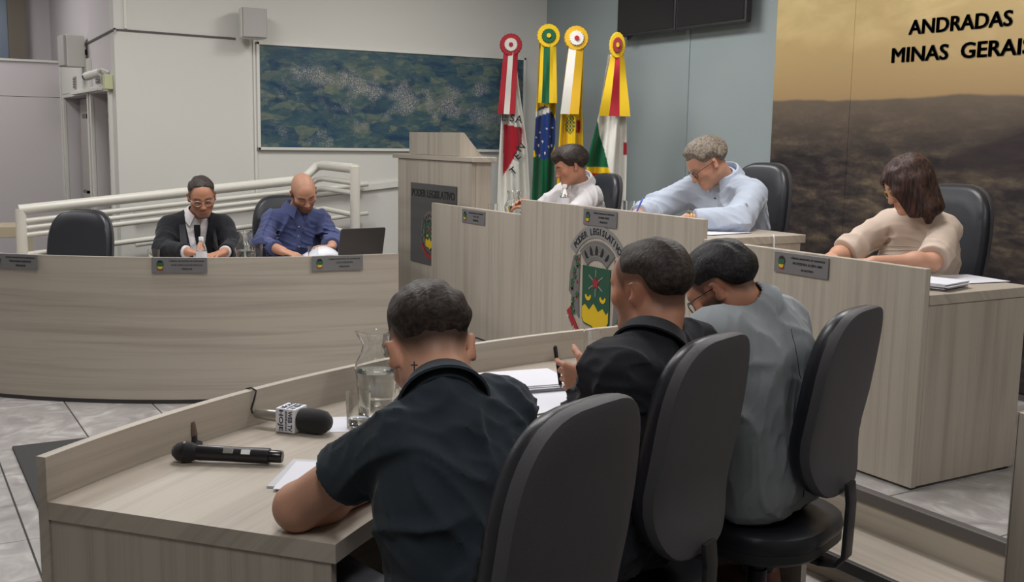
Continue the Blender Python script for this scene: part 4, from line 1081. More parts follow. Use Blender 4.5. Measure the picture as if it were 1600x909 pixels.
    def folds(v, amp, seed, freq=42, ends=()):
        I, p = v.near(.03)
        w = np.zeros(len(p))+.3
        for c, r in ((El[0], .12), (El[1], .12), (Sh[0]-up*.07-rt*-.03, .11), (Sh[1]-up*.07-rt*.03, .11), (P+up*.1, .16), (Wst, .13)): w = w+np.exp(-((p-c)**2).sum(1)/r**2)
        for c, d in ends:
            sd_ = np.abs((p-c)@d); nr = ((p-c)**2).sum(1) < .12**2
            w = np.where(nr, w*np.clip((sd_-.004)/.03, 0, 1), w)
        # long creases: ridged waves stretched along the limb or the trunk
        q = p.copy()
        q = q+.035*np.stack([wav(p, seed+30+i, 13, 4) for i in range(3)], 1)
        an = np.clip(1-np.abs(wav(q, seed, freq, 3, (1, 1, .55)))*1.1, 0, 1)**2
        bn = np.clip(1-np.abs(wav(q, seed+7, freq*1.7, 3))*1.2, 0, 1)**2
        v.D[I] -= (np.clip(w, 0, 1.15)*amp*(1.5*an+.7*bn-.55)).astype(np.float32)
    def garment(name, mat, e, sl, e2, seed, amp=.006, hem=None, jacket=False, vcut=None, es=None):
        v = Vol(lo, hi, hc); torso(v, e)
        for i in (0, 1): arm(v, i, e if es is None else es, e2, sl, True, eb=o.get('eb', 0) if sl > .5 else 0)
        if jacket:
            for i, q in ((0, -1), (1, 1)): v.ell(Sh[i]-rt*q*.012+up*.004, (.055*bw+e*.6,)*3, None, .03)
        ends = []
        for i in (0, 1):
            if sl <= .5: ends.append((Sh[i]+(El[i]-Sh[i])*(sl/.5), nrm(El[i]-Sh[i])))
            else: ends.append((El[i]+(Wr[i]-El[i])*((sl-.5)/.5), nrm(Wr[i]-El[i])))
        folds(v, amp, seed, ends=ends)
        X, Y, Z = v.grid()
        pl = lambda c, n: (X-c[0])*n[0]+(Y-c[1])*n[1]+(Z-c[2])*n[2]
        if hem is not None: v.D = np.maximum(v.D, pl(P+up*hem, -up)).astype(np.float32)
        # neckline: cut out a sleeve around the neck
        ax_ = nrm((H+R@np.array((0, -.03, -.06)))-N)
        v.cone(N-up*.01, N+ax_*.09, o.get('ncut', .056)*o.get('nw', 1), o.get('ncut', .056)*o.get('nw', 1)+.012, .006, None, False, False, True)
        if vcut:
            top = N-up*.02+fw*.06; zz = pl(top, -up); dist = np.abs(pl(top, rt))-(vcut[0]*(1-np.clip(zz/vcut[1], 0, 1))+vcut[2]); dist = np.maximum(dist, -pl(Ch+fw*.0, fw)); dist = np.maximum(dist, zz-vcut[1]) if vcut[2] == 0 else dist
            v.D = np.maximum(v.D, -dist).astype(np.float32)
        V, F = v.mesh()
        return npmesh(name, V, F, mat, body, base, None, 1)
    g = o['wear']
    tv = Vol(lo, hi, .01); legs(tv, .014, upto=.96)
    for q in (-1, 1): tv.cone(P+rt*q*.07*bw, P+rt*q*.065*bw+up*.07, .105*bw+.006, .1*bw+.004, .04, (fw, .95))
    folds(tv, .006, 50); V, F = tv.mesh(); npmesh('trousers', V, F, g['trousers'], body, base, None, 2)
    for i in (0, 1):
        sv = Vol(An[i]-.3, An[i]+.3, .008); a = An[i]
        sv.cone(a+np.array([0, 0, -.035]), a+pf*.14+np.array([0, 0, -.047]), .046, .036, .02); sv.cone(a+np.array([0, 0, -.035])-pf*.03, a-pf*.02, .042, .046, .02)
        X, Y, Z = sv.grid(); sv.D = np.maximum(sv.D, (o['floor']+.002)-Z+0*X+0*Y).astype(np.float32)
        V, F = sv.mesh(); npmesh('shoe', V, F, g.get('shoes', 'black_gloss'), body, base)
    top = garment('shirt', g['shirt'], g.get('e', .012), g.get('sleeve', .95), g.get('e2', .012), g.get('seed', 1), g.get('amp', .006), None, False, None)
    if 'collar' in g:
        ax_ = nrm((H+R@np.array((0, -.03, -.06)))-N); ca = g.get('cax', 0); ax_ = nrm(ax_*(1-ca)+nrm(up*.6+np.array((0, 0, .4)))*ca); cf = nrm(fw-ax_*(fw@ax_)); cr = np.cross(cf, ax_)
        mb = MB(); n = 30; prof = [(.058, -.02), (.0585, .022), (.061, .027), (.068, .024), (.086, -.016), (.082, -.019), (.066, .014), (.064, -.02)]
        sc = g.get('csize', 1.0); op = g.get('copen', .34); v = []; f = []
        for i in range(n+1):
            th = PI/2+op+(2*PI-2*op)*i/n
            e_ = abs(i/n-.5)*2
            for r, z in prof: v.append(N-up*.012+ax_*g.get('clift', 0)+(cr*math.cos(th)+cf*math.sin(th)*1.02)*r*sc*o.get('nw', 1)+ax_*(z*sc-(.022*e_**6 if r > .08 else 0)-.012*e_**2))
        m = len(prof)
        for i in range(n):
            for k in range(m): f.append((i*m+k, i*m+(k+1) % m, (i+1)*m+(k+1) % m, (i+1)*m+k))
        f += [tuple(range(m)), tuple(n*m+k for k in range(m))[::-1]]
        mb.add(v, f); mb.build('collar', g['collar'], top, world=False, smooth=2, loc=tuple(-base))
    if 'jacket' in g:
        j = garment('jacket', g['jacket'], g.get('je', .026), g.get('jsleeve', .93), .02, 21, g.get('jamp', .007), -.1 if g.get('jhem') is None else g['jhem'], True, g.get('vcut'), es=.024)
    from mathutils.bvhtree import BVHTree
    def caster(ob):
        me = ob.data; bv = BVHTree.FromPolygons([q.co.copy() for q in me.vertices], [tuple(q.vertices) for q in me.polygons])
        def hit(p, d, lift):
            d = nrm(d); r = bv.ray_cast(Vector(np.array(p)-base-d*.5), Vector(d))
            return None if r[0] is None else np.array(r[0])+base+np.array(r[1])*lift*(1 if r[1].dot(Vector(d)) < 0 else -1)
        return hit
    def strip(name, mat, ob, grid, d, lift=.003, parent=None):
        # grid: rows of points; each is projected on the garment along d
        h_ = caster(ob); rows = []
        for row in grid:
            hh = [h_(p, d, lift) for p in row]
            if any(q is None for q in hh): continue
            rows.append(hh)
        if len(rows) < 2: return None
        m = len(rows[0]); v = [q for r_ in rows for q in r_]; v += [q-nrm(d)*-.002 for q in v]; n = len(rows)*m; f = []
        for i in range(len(rows)-1):
            for k in range(m-1):
                q = i*m+k; f += [(q, q+1, q+m+1, q+m), (n+q, n+q+m, n+q+m+1, n+q+1)]
        for i in range(len(rows)-1):
            for k in (0, m-1): q = i*m+k; f.append((q, q+m, n+q+m, n+q))
        return MB().add(v, f).build(name, mat, parent or ob, smooth=2, loc=tuple(-base))
    if 'placket' in g:       # button strip down the front
        gt = [[N-up*(.05+.33*t)+rt*k for k in (-.016, 0, .016)] for t in np.linspace(0, 1, 18)]
        strip('placket', g['placket'], top, gt, -fw, .002)
        h_ = caster(top)
        for k in range(g.get('nbut', 5)):
            c = h_(N-up*(.085+.065*k), -fw, .005)
            if c is not None: MB().lathe([(.0005, 0), (.0055, 0), (.005, .002), (.0005, .002)], 10, frame(fw), c).build('button', g.get('button', 'paper'), top, loc=tuple(-base))
    if 'lapel' in g:
        for q in (-1, 1):
            gt = []
            for t in np.linspace(0, 1, 14):
                e_ = g['vcut'][0]*(1-t*.97); wd = .012+.062*(1-abs(t-.3)/.7)*(1 if t > .3 else (.55+.45*t/.3))
                gt.append([N-up*(.03+(g['vcut'][1]-.02)*t)+rt*q*(e_+.006+wd*k) for k in (0, .5, 1)])
            strip('lapel', g['lapel'], j, gt, -fw, .005)
    if 'seam' in g:
        for x0 in g['seam']:
            gt = [[N-up*(.06+.5*t)+rt*(x0+k) for k in (-.0012, .0012)] for t in np.linspace(0, 1, 24)]
            strip('seam', g.get('seam_mat', 'trousers_dark'), j if 'jacket' in g else top, gt, fw, .0006)
    ho = None
    if 'hstyle' in o: ho = hair(body, base, H, R, s, o['hstyle'], o['hmat'])
    if 'glasses' in o: glasses(body, base, H, R, s, o['glasses'], o.get('half', False))
    return body, dict(H=H, R=R, s=s, base=base, fw=fw, up=up, rt=rt, N=N, Ch=Ch, P=P, Wr=Wr, El=El, Sh=Sh, top=top, strip=strip)
# ------------------------------------------------------------------ flags
colattr('flag_cloth', .8, .1, 300, .2, .1, 0, .04)
CR, CY, CG, CW, CB = (np.array(srgb(*c)[:3]) for c in ((172, 30, 46), (226, 188, 22), (10, 92, 56), (222, 220, 212), (28, 56, 120)))
def flag(label, x, ztop, left, right, zbot, pattern, ros, ribbon, rib_w, rib_z, y=4.6, letters=(), rz=math.radians(60), rs=1.0):
    """Draped flag on a pole. left/right: cloth edges as (z, offset) lists; pattern(x, z) gives the printed colour."""
    t = thing('flag', label, 'flag', (x, y, DZ), rz, 'ceremonial flags in the corner')
    MB().lathe([(.13, 0), (.13, .02), (.03, .05), (.016, .06)], 20, None, (0, .05, 0)).build('pole_base', 'pole_metal', t, smooth=2)
    MB().lathe([(.013, .03), (.013, ztop-DZ+.02), (.006, ztop-DZ+.1)], 10, None, (0, .05, 0)).build('pole', 'pole_metal', t, smooth=2)
    nu, nv = 56, 150; z0 = ztop-.06; v = []; col = []
    lz, lx = zip(*sorted(left)); rz_, rx = zip(*sorted(right))
    for side in (0, 1):
        for j in range(nv+1):
            z = z0+(zbot-z0)*j/nv; a, b = np.interp(z, lz, lx), np.interp(z, rz_, rx); w = b-a
            for i in range(nu+1):
                u = i/nu; amp = .012+.03*min(1, (z0-z)/.6)
                yy = amp*math.sin(u*9.5+.8*math.sin(z*3))+.5*amp*math.sin(u*21+z*2)-.03
                v.append((a+w*u, yy+.005*side, z-DZ)); col.append(pattern(a+w*u, z))
    f = []; M = (nu+1)*(nv+1)
    for j in range(nv):
        for i in range(nu):
            q = j*(nu+1)+i; f.append((q, q+nu+1, q+nu+2, q+1)); f.append((M+q, M+q+1, M+q+nu+2, M+q+nu+1))
    for j in range(nv):
        for i in (0, nu):
            q = j*(nu+1)+i; f.append((q, q+nu+1, M+q+nu+1, M+q))
    for i in range(nu):
        q = nv*(nu+1)+i; f.append((q, q+1, M+q+1, M+q)); f.append((i, i+1, M+i+1, M+i))
    cl = npmesh('cloth', np.array(v), np.array(f), 'flag_cloth', t, (0, 0, 0), np.array(col), 0)
    for ch, lx_, lz_, ang, sz in letters:
        vv, ff = text_geo(ch, sz, .002, .015); vv = np.c_[vv[:, 0]-vv[:, 0].mean(), -.085-vv[:, 2], vv[:, 1]-vv[:, 1].mean()]@roty(ang).T
        MB().add(vv, ff, None, (lx_, 0, lz_-DZ)).build('letter', 'ink_black', cl)
    # rosette of pleated discs
    ro = MB(); n = 40
    def disc(r, y0, y1, wob):
        p = [(r*(1+wob*math.cos(k*PI))*math.cos(2*PI*k/n), r*(1+wob*math.cos(k*PI))*math.sin(2*PI*k/n)) for k in range(n)]
        return [(q[0]*rs, y0, ztop-DZ+q[1]) for q in p]+[(q[0]*rs*.93, y1, ztop-DZ+q[1]*.93) for q in p], [tuple(range(n)), tuple(range(n, 2*n))[::-1]]+[(k, (k+1) % n, n+(k+1) % n, n+k) for k in range(n)]
    r0 = MB().add(*disc(.092, -.085, -.105, .02)).build('rosette', ros[0], t)
    MB().add(*disc(.055, -.105, -.12, .06)).build('rosette_middle', ros[1], r0)
    MB().add(*disc(.018, -.12, -.132, .0)).build('rosette_button', ros[2], r0)
    # two-tail ribbon in stripes
    n = len(ribbon); (ta, tb), (ba, bb) = rib_w
    for k, m in enumerate(ribbon):
        mb = MB(); pts = []
        for j in range(13):
            q = j/12; z = ztop-.06+(rib_z-ztop+.06)*q
            xa = ta+(ba-ta)*q; xb = tb+(bb-tb)*q
            for e in (k/n, (k+1)/n): pts.append((xa+(xb-xa)*e, -.095+.012*math.sin(q*5+e*7)-.01*q, z-DZ))
        m2 = [(p[0], p[1]+.004, p[2]) for p in pts]; L_ = len(pts); ff = []
        for j in range(12):
            q = 2*j; ff += [(q, q+1, q+3, q+2), (L_+q, L_+q+2, L_+q+3, L_+q+1), (q, q+2, L_+q+2, L_+q), (q+1, L_+q+1, L_+q+3, q+3)]
        ff += [(0, L_, L_+1, 1), (24, 25, L_+25, L_+24)]
        mb.add(pts+m2, ff).build('ribbon_stripe', m, t, smooth=2)
K = .0054
def pat1(x, z):
    ax = (z-1.665)
    # red triangle: left edge x=-.045, top z=1.66, tip right at .1
    if -.05 < x < .105 and z < 1.668-.17*(x+.05) and z > 1.24+2.35*max(0, (x+.05))**1.15: return CR
    return CW
def pat2(x, z):
    if ((x+.02)/.1)**2+((z-1.6)/.21)**2 < 1:
        zb = 1.68+.35*(x+.1)
        if abs(z-zb-.06+.6*(x+.02)**2) < .022: return CW
        if z < zb+.03:
            for sx, sz in ((-.05, 1.6), (.0, 1.63), (.03, 1.57), (-.03, 1.53), (.02, 1.49), (-.06, 1.5), (-.01, 1.44), (.05, 1.64), (.045, 1.5), (-.08, 1.56), (-.05, 1.42)):
                if (x-sx)**2+(z-sz)**2 < .0075**2: return CW
        return CB
    if z > 1.41+.16*(x+.1): return CY
    return CG
def pat3(x, z):
    if (x+.03)**2/.035**2+(z-1.665)**2/.075**2 < 1: return np.array(srgb(60, 96, 40)[:3]) if (int(x*90)+int(z*70)) % 2 else np.array(srgb(200, 170, 60)[:3])
    if .015 < x < .05 and 1.6 < z < 1.7: return CR
    if x > .075 and (int(z*11) % 2 == 0): return np.array(srgb(36, 60, 34)[:3])
    return CY
def pat4(x, z):
    u = x+.06
    if x < -.015 and z < 1.6-3.6*(x+.1):
        return CG if z > 1.36 else (CY if z > 1.31 else CR)
    if x > .075 and 1.45 < z < 1.54: return CR
    return CW
flag('white flag with a red triangle and red-white ribbon rosette', -7.87, 2.315, [(2.25, -.06), (1.75, -.07), (1.3, -.09), (.8, -.1)], [(2.25, .04), (2.0, .07), (1.5, .15), (1.1, .18), (.8, .17)], .75, pat1,
     ('flag_red', 'flag_white', 'flag_red'), ['flag_red', 'flag_white', 'flag_red'], ((-.06, .06), (-.1, .045)), 1.75, letters=(('E', -.045, 1.725, 0, .085), ('S', .02, 1.72, .1, .085), ('A', .075, 1.705, .15, .085), ('N', .095, 1.48, -.75, .085), ('E', .07, 1.41, -.75, .085), ('T', .03, 1.29, -.7, .085)))
flag('green and yellow flag with a blue starred globe, second from the white wall', -7.29, 2.345, [(2.3, -.07), (1.8, -.085), (1.4, -.1), (.8, -.11)], [(2.3, .06), (1.8, .07), (1.4, .07), (.8, .06)], .8, pat2,
     ('flag_yellow', 'flag_green', 'flag_yellow'), ['flag_yellow', 'flag_green', 'flag_green', 'flag_yellow', 'flag_yellow'], ((-.06, .06), (-.075, .075)), 1.83)
flag('yellow flag with a small crest and white-yellow ribbon', -6.9, 2.3, [(2.25, -.06), (1.8, -.1), (1.4, -.12), (.8, -.12)], [(2.25, .06), (1.8, .06), (1.4, .08), (.8, .08)], .8, pat3,
     ('flag_gold', 'flag_white', 'flag_red'), ['flag_white', 'flag_gold'], ((-.055, .055), (-.11, .03)), 1.74)
flag('white and green flag with a yellow-red-yellow ribbon, nearest the screens', -6.38, 2.215, [(2.2, -.05), (1.75, -.11), (1.4, -.19), (1.2, -.2), (.8, -.2)], [(2.2, .05), (1.75, .09), (1.4, .1), (.8, .1)], .8, pat4,
     ('flag_yellow', 'emblem_red', 'flag_yellow'), ['flag_yellow', 'flag_red', 'flag_yellow'], ((-.04, .05), (-.12, .105)), 1.72, rs=.62)

# ------------------------------------------------------------------ glassware, bottles
def jug(label, x, y, z, rz=0, fill=.095, s=1.0):
    t = thing('water_jug', label, 'jug', (x, y, z), rz, 'glass water jugs'); t.scale = (s, s, s)
    out = [(.046, 0), (.05, .004), (.053, .03), (.056, .07), (.061, .105), (.058, .125), (.044, .15), (.038, .175), (.041, .2), (.047, .213)]
    inn = [(r-.0028, zz+(.007 if i < 2 else 0)) for i, (r, zz) in enumerate(out)]
    prof = [(.0005, 0)]+out+inn[::-1]+[(.0005, .007)]
    mb = MB().lathe(prof, 32)
    v = np.array(mb.v)
    m = (v[:, 2] > .195) & (v[:, 0] < -.02) & (np.abs(v[:, 1]) < .03); v[m, 0] -= .014*(1-np.abs(v[m, 1])/.03); mb.v = [tuple(q) for q in v]
    mb.build('vessel', 'clear_glass', t, smooth=2)
    MB().tube([(.042, 0, .195), (.075, 0, .2), (.094, 0, .17), (.092, 0, .12), (.075, 0, .08), (.058, 0, .075)], .006, 8).build('handle', 'clear_glass', t, smooth=2)
    wp = [(.0005, .0075)]+[(r-.0001, zz) for r, zz in inn[:5] if zz < fill and zz > .0075]
    wp += [(np.interp(fill, [q[1] for q in inn], [q[0] for q in inn])-.0001, fill), (.0005, fill)]
    MB().lathe(wp, 32).build('water', 'water', t, smooth=2)
    return t
def tumbler(label, x, y, z, h=.1, r=.034, fill=.4):
    t = thing('drinking_glass', label, 'glass', (x, y, z), 0, 'drinking glasses')
    MB().lathe([(.0005, 0), (r*.86, 0), (r*.9, .003), (r, h), (r-.0016, h), (r*.9-.002, .009), (.0005, .008)], 28).build('vessel', 'clear_glass', t, smooth=2)
    if fill: MB().lathe([(.0005, .0085), (r*.9-.0022, .0095), (r*(.9+.1*fill)-.0019, h*fill), (.0005, h*fill)], 28).build('water', 'water', t, smooth=2)
    return t
def bottle(label, x, y, z, h=.2, lab='label_blue', cap='cap_white'):
    t = thing('water_bottle', label, 'bottle', (x, y, z), 0, 'plastic water bottles')
    k = h/.2; r = .031
    MB().lathe([(.0005, 0), (r*.9, 0), (r, .006), (r, .05*k), (r*.93, .055*k), (r, .06*k), (r, .12*k), (r*.85, .145*k), (.013, .172*k), (.012, .18*k), (.0005, .18*k)], 24).build('body', 'clear_glass', t, smooth=2)
    MB().lathe([(r+.0006, .065*k), (r+.0006, .115*k), (r+.0003, .115*k), (r+.0003, .065*k)], 24, loop=True).build('label_sleeve', lab, t, smooth=2)
    MB().lathe([(.0145, .178*k), (.0145, .198*k), (.0135, .2*k), (.0005, .2*k)], 16).build('cap', cap, t, smooth=2)
    return t
TZ = .7502
jug('glass water jug on the near bench beside the young man', -2.905, 1.25, TZ, 1.0, .1, 1.06)
tumbler('short drinking glass standing on paper on the near bench', -2.695, 1.105, TZ+.002, .1, .035, .28)
tumbler('tall drinking glass by the near bench panel below the coat of arms', -3.09, 2.16, TZ, .132, .03, .38)
bottle('blue-labelled water bottle behind the near bench jug', -3.0, 1.4, TZ, .2)
jug('glass water jug between the two men at the far bench', -6.42, 1.9, TZ, 2.6, .1, 1.0)
bottle('clear bottle with white cap before the man in the black jacket', -6.36, 1.62, TZ, .195, 'paper')
tumbler('drinking glass left of the man in the black jacket', -6.42, 1.36, TZ, .125, .034, .3)
tumbler('drinking glass before the man in the blue shirt', -6.33, 2.3, TZ, .12, .033, .3)
tumbler('drinking glass right of the far bench jug', -6.5, 2.0, TZ, .13, .032, .3)
jug('glass water jug on the left part of the head table', -5.95, 3.52, 1.0003, 2.2, .12, 1.02)
tumbler('drinking glass beside the head table jug', -6.12, 3.46, 1.0003, .125, .032, .3)
bottle('clear bottle before the man in the white shirt', -5.36, 3.52, 1.1003, .185, 'paper')
tumbler('drinking glass between the two men at the head table', -4.63, 3.45, 1.1003, .13, .034, .35)

# ------------------------------------------------------------------ papers, pens, devices
def sheet_stack(label, c, rz, size=(.21, .297), n=4, name='paper_stack', jit=.012, seed=1, th=.0022, tilt=None):
    t = thing(name, label, 'papers', c, rz, 'papers on the benches'); r = random.Random(seed); z = .0006
    for k in range(n):
        o = MB().box((-size[0]/2, -size[1]/2, 0), (size[0]/2, size[1]/2, th*.8)).build('sheet', 'paper' if k == n-1 else 'paper_edge', t, loc=(r.uniform(-jit, jit), r.uniform(-jit, jit), z), rot=(0, 0, r.uniform(-.05, .05)))
        z += th
    if tilt: t.rotation_euler = (tilt[0], tilt[1], rz)
    return t
sheet_stack('thick stack of white papers on the near bench between the two men', (-2.93, 1.76, TZ), rad(-8), (.23, .32), 8, seed=2, th=.003)
sheet_stack('papers under the small glass on the near bench', (-2.71, 1.16, TZ-.001), rad(-20), (.16, .25), 1, seed=3)
sheet_stack('papers under the arm of the young man', (-2.3, .91, TZ), rad(-35), (.21, .297), 3, seed=4)
sheet_stack('loose paper beside the hand holding the pen', (-2.72, 1.72, TZ), rad(10), (.2, .28), 2, seed=5)
sheet_stack('papers the man in the grey jacket reads', (-2.8, 2.12, TZ+.05), rad(15), (.21, .29), 2, seed=6, tilt=(0, -.45))
sheet_stack('papers below the hands of the man in the black jacket', (-6.5, 1.69, TZ), rad(-20), (.21, .29), 2, seed=7)
sheet_stack('paper under the arm of the grey-haired man', (-4.12, 3.6, 1.1003), rad(8), (.26, .3), 2, seed=8)
sheet_stack('paper sheets on a dark clipboard beside the woman', (-2.86, 3.84, 1.0003), rad(-8), (.23, .34), 2, seed=9)
sheet_stack('curling bundle of papers near the head table corner', (-2.76, 3.55, 1.0003), rad(12), (.2, .2), 7, seed=10, th=.004, jit=.018)
cv = []; cf = []
for i in range(15):
    a = i/14
    for j in (0, 1): cv.append((-6.47+.05*math.sin(a*2.6), 2.28+.22*a, .80+.055*math.sin(a*PI*.9)+.012*j*0)) if j == 0 else cv.append((-6.36+.03*math.sin(a*2.6), 2.28+.22*a, .765+.045*math.sin(a*PI*.9)))
cv2 = [(x, y, z+.0012) for x, y, z in cv]; n_ = len(cv)
for i in range(14): q = 2*i; cf += [(q, q+1, q+3, q+2), (n_+q, n_+q+2, n_+q+3, n_+q+1), (q, q+2, n_+q+2, n_+q), (q+1, n_+q+1, n_+q+3, q+3)]
cf += [(0, n_, n_+1, 1), (28, 29, n_+29, n_+28)]
o = MB().add(cv+cv2, cf).build('held_paper', 'paper', None, smooth=True); meta(o, 'curved white sheet held by the man in the blue shirt', 'papers')
def pen(label, a, b, mat, r=.0045):
    a = np.array(a, float); b = np.array(b, float); t = thing('pen', label, 'pen', tuple(b)); d = a-b
    MB().tube([d*.08, d*.97, d], [r, r, r*.7], 10).build('barrel', mat, t, smooth=2)
    MB().tube([(0, 0, 0), d*.08], [r*.25, r], 10).build('tip', 'mic_metal', t, smooth=2)
    MB().tube([d*.62+np.array((0, -r*1.2, 0)), d*.97+np.array((0, -r*1.2, 0))], r*.25, 6).build('clip', mat, t)
lp = thing('laptop', 'open dark laptop seen from behind at the end of the far bench', 'laptop', (-6.38, 2.64, TZ), rad(-84))
MB().prism(rrect(.32, .2, .01), 0, .016).build('base', 'laptop_lid', lp, bevel=.002, loc=(0, -.1, 0))
R_ = rotx(rad(-14))
MB().prism(rrect(.32, .21, .012), -.004, .004, R_@rotx(PI/2), (0, .01, .118)).build('lid', 'laptop_lid', lp, bevel=.0015)
MB().box((.085, -.0005, -.082), (.125, .0005, -.076), R_, (0, .0155, .118)).build('brand_mark', 'mic_metal', lp)
ph = thing('phone', 'violet-backed phone under the hand of the woman', 'phone', (-3.1, 3.41, 1.03), rad(25)); ph.rotation_euler = (rad(18), 0, rad(25))
MB().prism(rrect(.075, .155, .01), 0, .009).build('case', 'phone_violet', ph, bevel=.002)
MB().prism(rrect(.066, .145, .008), .009, .0095).build('screen', 'black_gloss', ph)
p2 = thing('phone', 'small black device lying on the paper stack', 'phone', (-2.86, 1.66, TZ+.0262), rad(70))
MB().prism(rrect(.045, .075, .006), 0, .02).build('case', 'black_gloss', p2, bevel=.004)
MB().prism(rrect(.036, .06, .004), .02, .0206).build('screen', 'black_plastic', p2)
# microphones
def along(a, b):
    a = np.array(a, float); b = np.array(b, float); return frame(b-a), np.linalg.norm(b-a)
a, b = (-2.6, .605, .776), (-2.463, .812, .771)
R_, L_ = along(a, b); mc = thing('handheld_microphone', 'black wireless handheld microphone lying on the near bench', 'microphone', a)
MB().lathe([(.0005, -.026), (.012, -.024), (.0225, -.012), (.0255, .004), (.024, .022), (.0185, .034), (.0185, .036)], 24, R_).build('grille', 'foam_black', mc, smooth=2)
MB().lathe([(.0225, .0), (.0262, .003), (.0262, .009), (.0225, .012)], 24, R_).build('grille_ring', 'mic_body', mc, smooth=2)
MB().lathe([(.0175, .034), (.0195, .04), (.0185, .12), (.0195, L_-.04), (.0195, L_-.032)], 24, R_).build('barrel', 'mic_body', mc, smooth=2)
MB().lathe([(.0155, L_-.032), (.0155, L_-.004), (.013, L_)], 24, R_).build('end_cap', 'black_gloss', mc, smooth=2)
zz_ = R_[:, 2]; nn_ = np.array((.75, -.25, .6)); nn_ = nrm(nn_-zz_*(nn_@zz_)); R3 = np.array([np.cross(-nn_, zz_), -nn_, zz_]).T
MB().box((-.006, -.0208, .105), (.006, -.0175, .13), R3).build('switch', 'mic_metal', mc, bevel=.001)
MB().box((-.006, -.0208, .15), (.006, -.0175, .172), R3).build('sticker', 'cap_white', mc)
cl = thing('microphone_clip', 'small brown-grey clip standing behind the black microphone', 'clip', (-2.735, .665, TZ))
MB().lathe([(.022, 0), (.022, .006), (.01, .01), (.009, .03)], 16).build('base', 'mic_body', cl, smooth=2)
MB().tube([(0, 0, .025), (-.004, -.006, .06)], .011, 12).build('socket', 'door_wood', cl, smooth=2)
MB().tube([(-.004, -.006, .058), (-.005, -.008, .074)], .0075, 12).build('stem', 'mic_metal', cl, smooth=2)
a, b = (-2.835, .862, .787), (-2.675, .998, .784)
R_, L_ = along(a, b); rm = thing('reporter_microphone', 'reporter microphone with black foam and white lettered cube on the near bench', 'microphone', (a[0], a[1], a[2]))
R_ = R_@rotz(0)
MB().lathe([(.009, -.004), (.0125, 0), (.0155, .03), (.017, .085)], 20, R_).build('barrel', 'mic_metal', rm, smooth=2)
MB().lathe([(.017, .138), (.03, .14), (.033, .155), (.0335, .19), (.03, .214), (.018, .228), (.0005, .231)], 28, R_).build('foam', 'foam_black', rm, smooth=2)
cu = MB().box((-.033, -.033, .08), (.033, .033, .139), R_).build('cube', 'cap_white', rm, bevel=.002)
# lettering on the cube: side facing the viewer and top; lines run across the barrel
zax = R_[:, 2]; upv = np.array([0, 0, 1.]); upv = nrm(upv-zax*(upv@zax)); sdv = np.cross(zax, upv)   # sdv points to one side
if sdv@np.array([1, -.3, 0]) < 0: sdv = -sdv
ctr = zax*.1095
for tx, off, wd, hh in (('HOJE', -.0135, .058, .017), ('ANDRADAS', .0035, .056, .0065), ('WEB TV', .0155, .056, .0125)):
    v, f = text_geo(tx, .02, .0006, .02, 'CENTER', wd, hh); v[:, 0] -= (v[:, 0].max()+v[:, 0].min())/2; v[:, 1] -= (v[:, 1].max()+v[:, 1].min())/2
    V = ctr+sdv*.0335+np.outer(v[:, 0], -upv)+np.outer(v[:, 1], zax)+np.outer(v[:, 2], sdv)+zax*off
    MB().add(V, f).build('lettering', 'ink_navy', cu)
    V = ctr+upv*.0335+np.outer(v[:, 0], sdv)+np.outer(v[:, 1], zax)+np.outer(v[:, 2], upv)+zax*off
    MB().add(V, f).build('lettering', 'ink_navy', cu)
cbl = MB().tube([(-2.836, .861, .787), (-2.842, .853, .789), (-2.841, .85, .80), (-2.838, .858, .83), (-2.841, .864, .85), (-2.858, .856, .8555), (-2.877, .848, .85), (-2.882, .842, .82), (-2.884, .835, .6)], .0028, 8).build('microphone_cable', 'black_plastic', None, smooth=True); meta(cbl, 'thin dark microphone cable hanging over the near bench panel', 'cable')
dm = MB().prism([(-5.64, .49), (-4.3, .49), (-4.3, 1.35), (-5.64, 1.35)], .0003, .012).build('floor_mat', 'mat_rubber', None, bevel=.003); meta(dm, 'dark rubber mat on the tiles behind the near bench', 'mat')
# ------------------------------------------------------------------ the eight people
fabric('polo_dark', srgb(46, 54, 62)); fabric('shirt_black', srgb(36, 38, 44)); fabric('jacket_grey', srgb(142, 148, 153), .35); fabric('shirt_white', srgb(206, 203, 206), .7)
fabric('shirt_pale', srgb(178, 187, 203), .8); fabric('blouse_cream', srgb(198, 180, 166), .35); fabric('suit_black', srgb(32, 33, 38), .3); fabric('shirt_blue', srgb(72, 80, 120))
fabric('trousers_dark', srgb(40, 42, 50)); fabric('trousers_grey', srgb(96, 96, 104)); fabric('trousers_navy', srgb(44, 48, 66))
plain('shoe_brown', srgb(92, 56, 44), .4)
hair_mat('hair_brown', srgb(30, 24, 22), srgb(64, 52, 46)); hair_mat('hair_black', srgb(16, 15, 17), srgb(44, 42, 46)); hair_mat('hair_grey', srgb(84, 76, 68), srgb(150, 138, 124))
hair_mat('hair_woman', srgb(28, 19, 18), srgb(84, 56, 48), (110, 110, 9)); hair_mat('hair_mid', srgb(34, 28, 27), srgb(70, 60, 56))
SK = srgb(190, 142, 118); SK2 = srgb(176, 126, 102); SK3 = srgb(196, 148, 124)
LY = [-.13, -.075, -.05, -.032, .018, .03, .045, .058, .075, .11]
people = {}
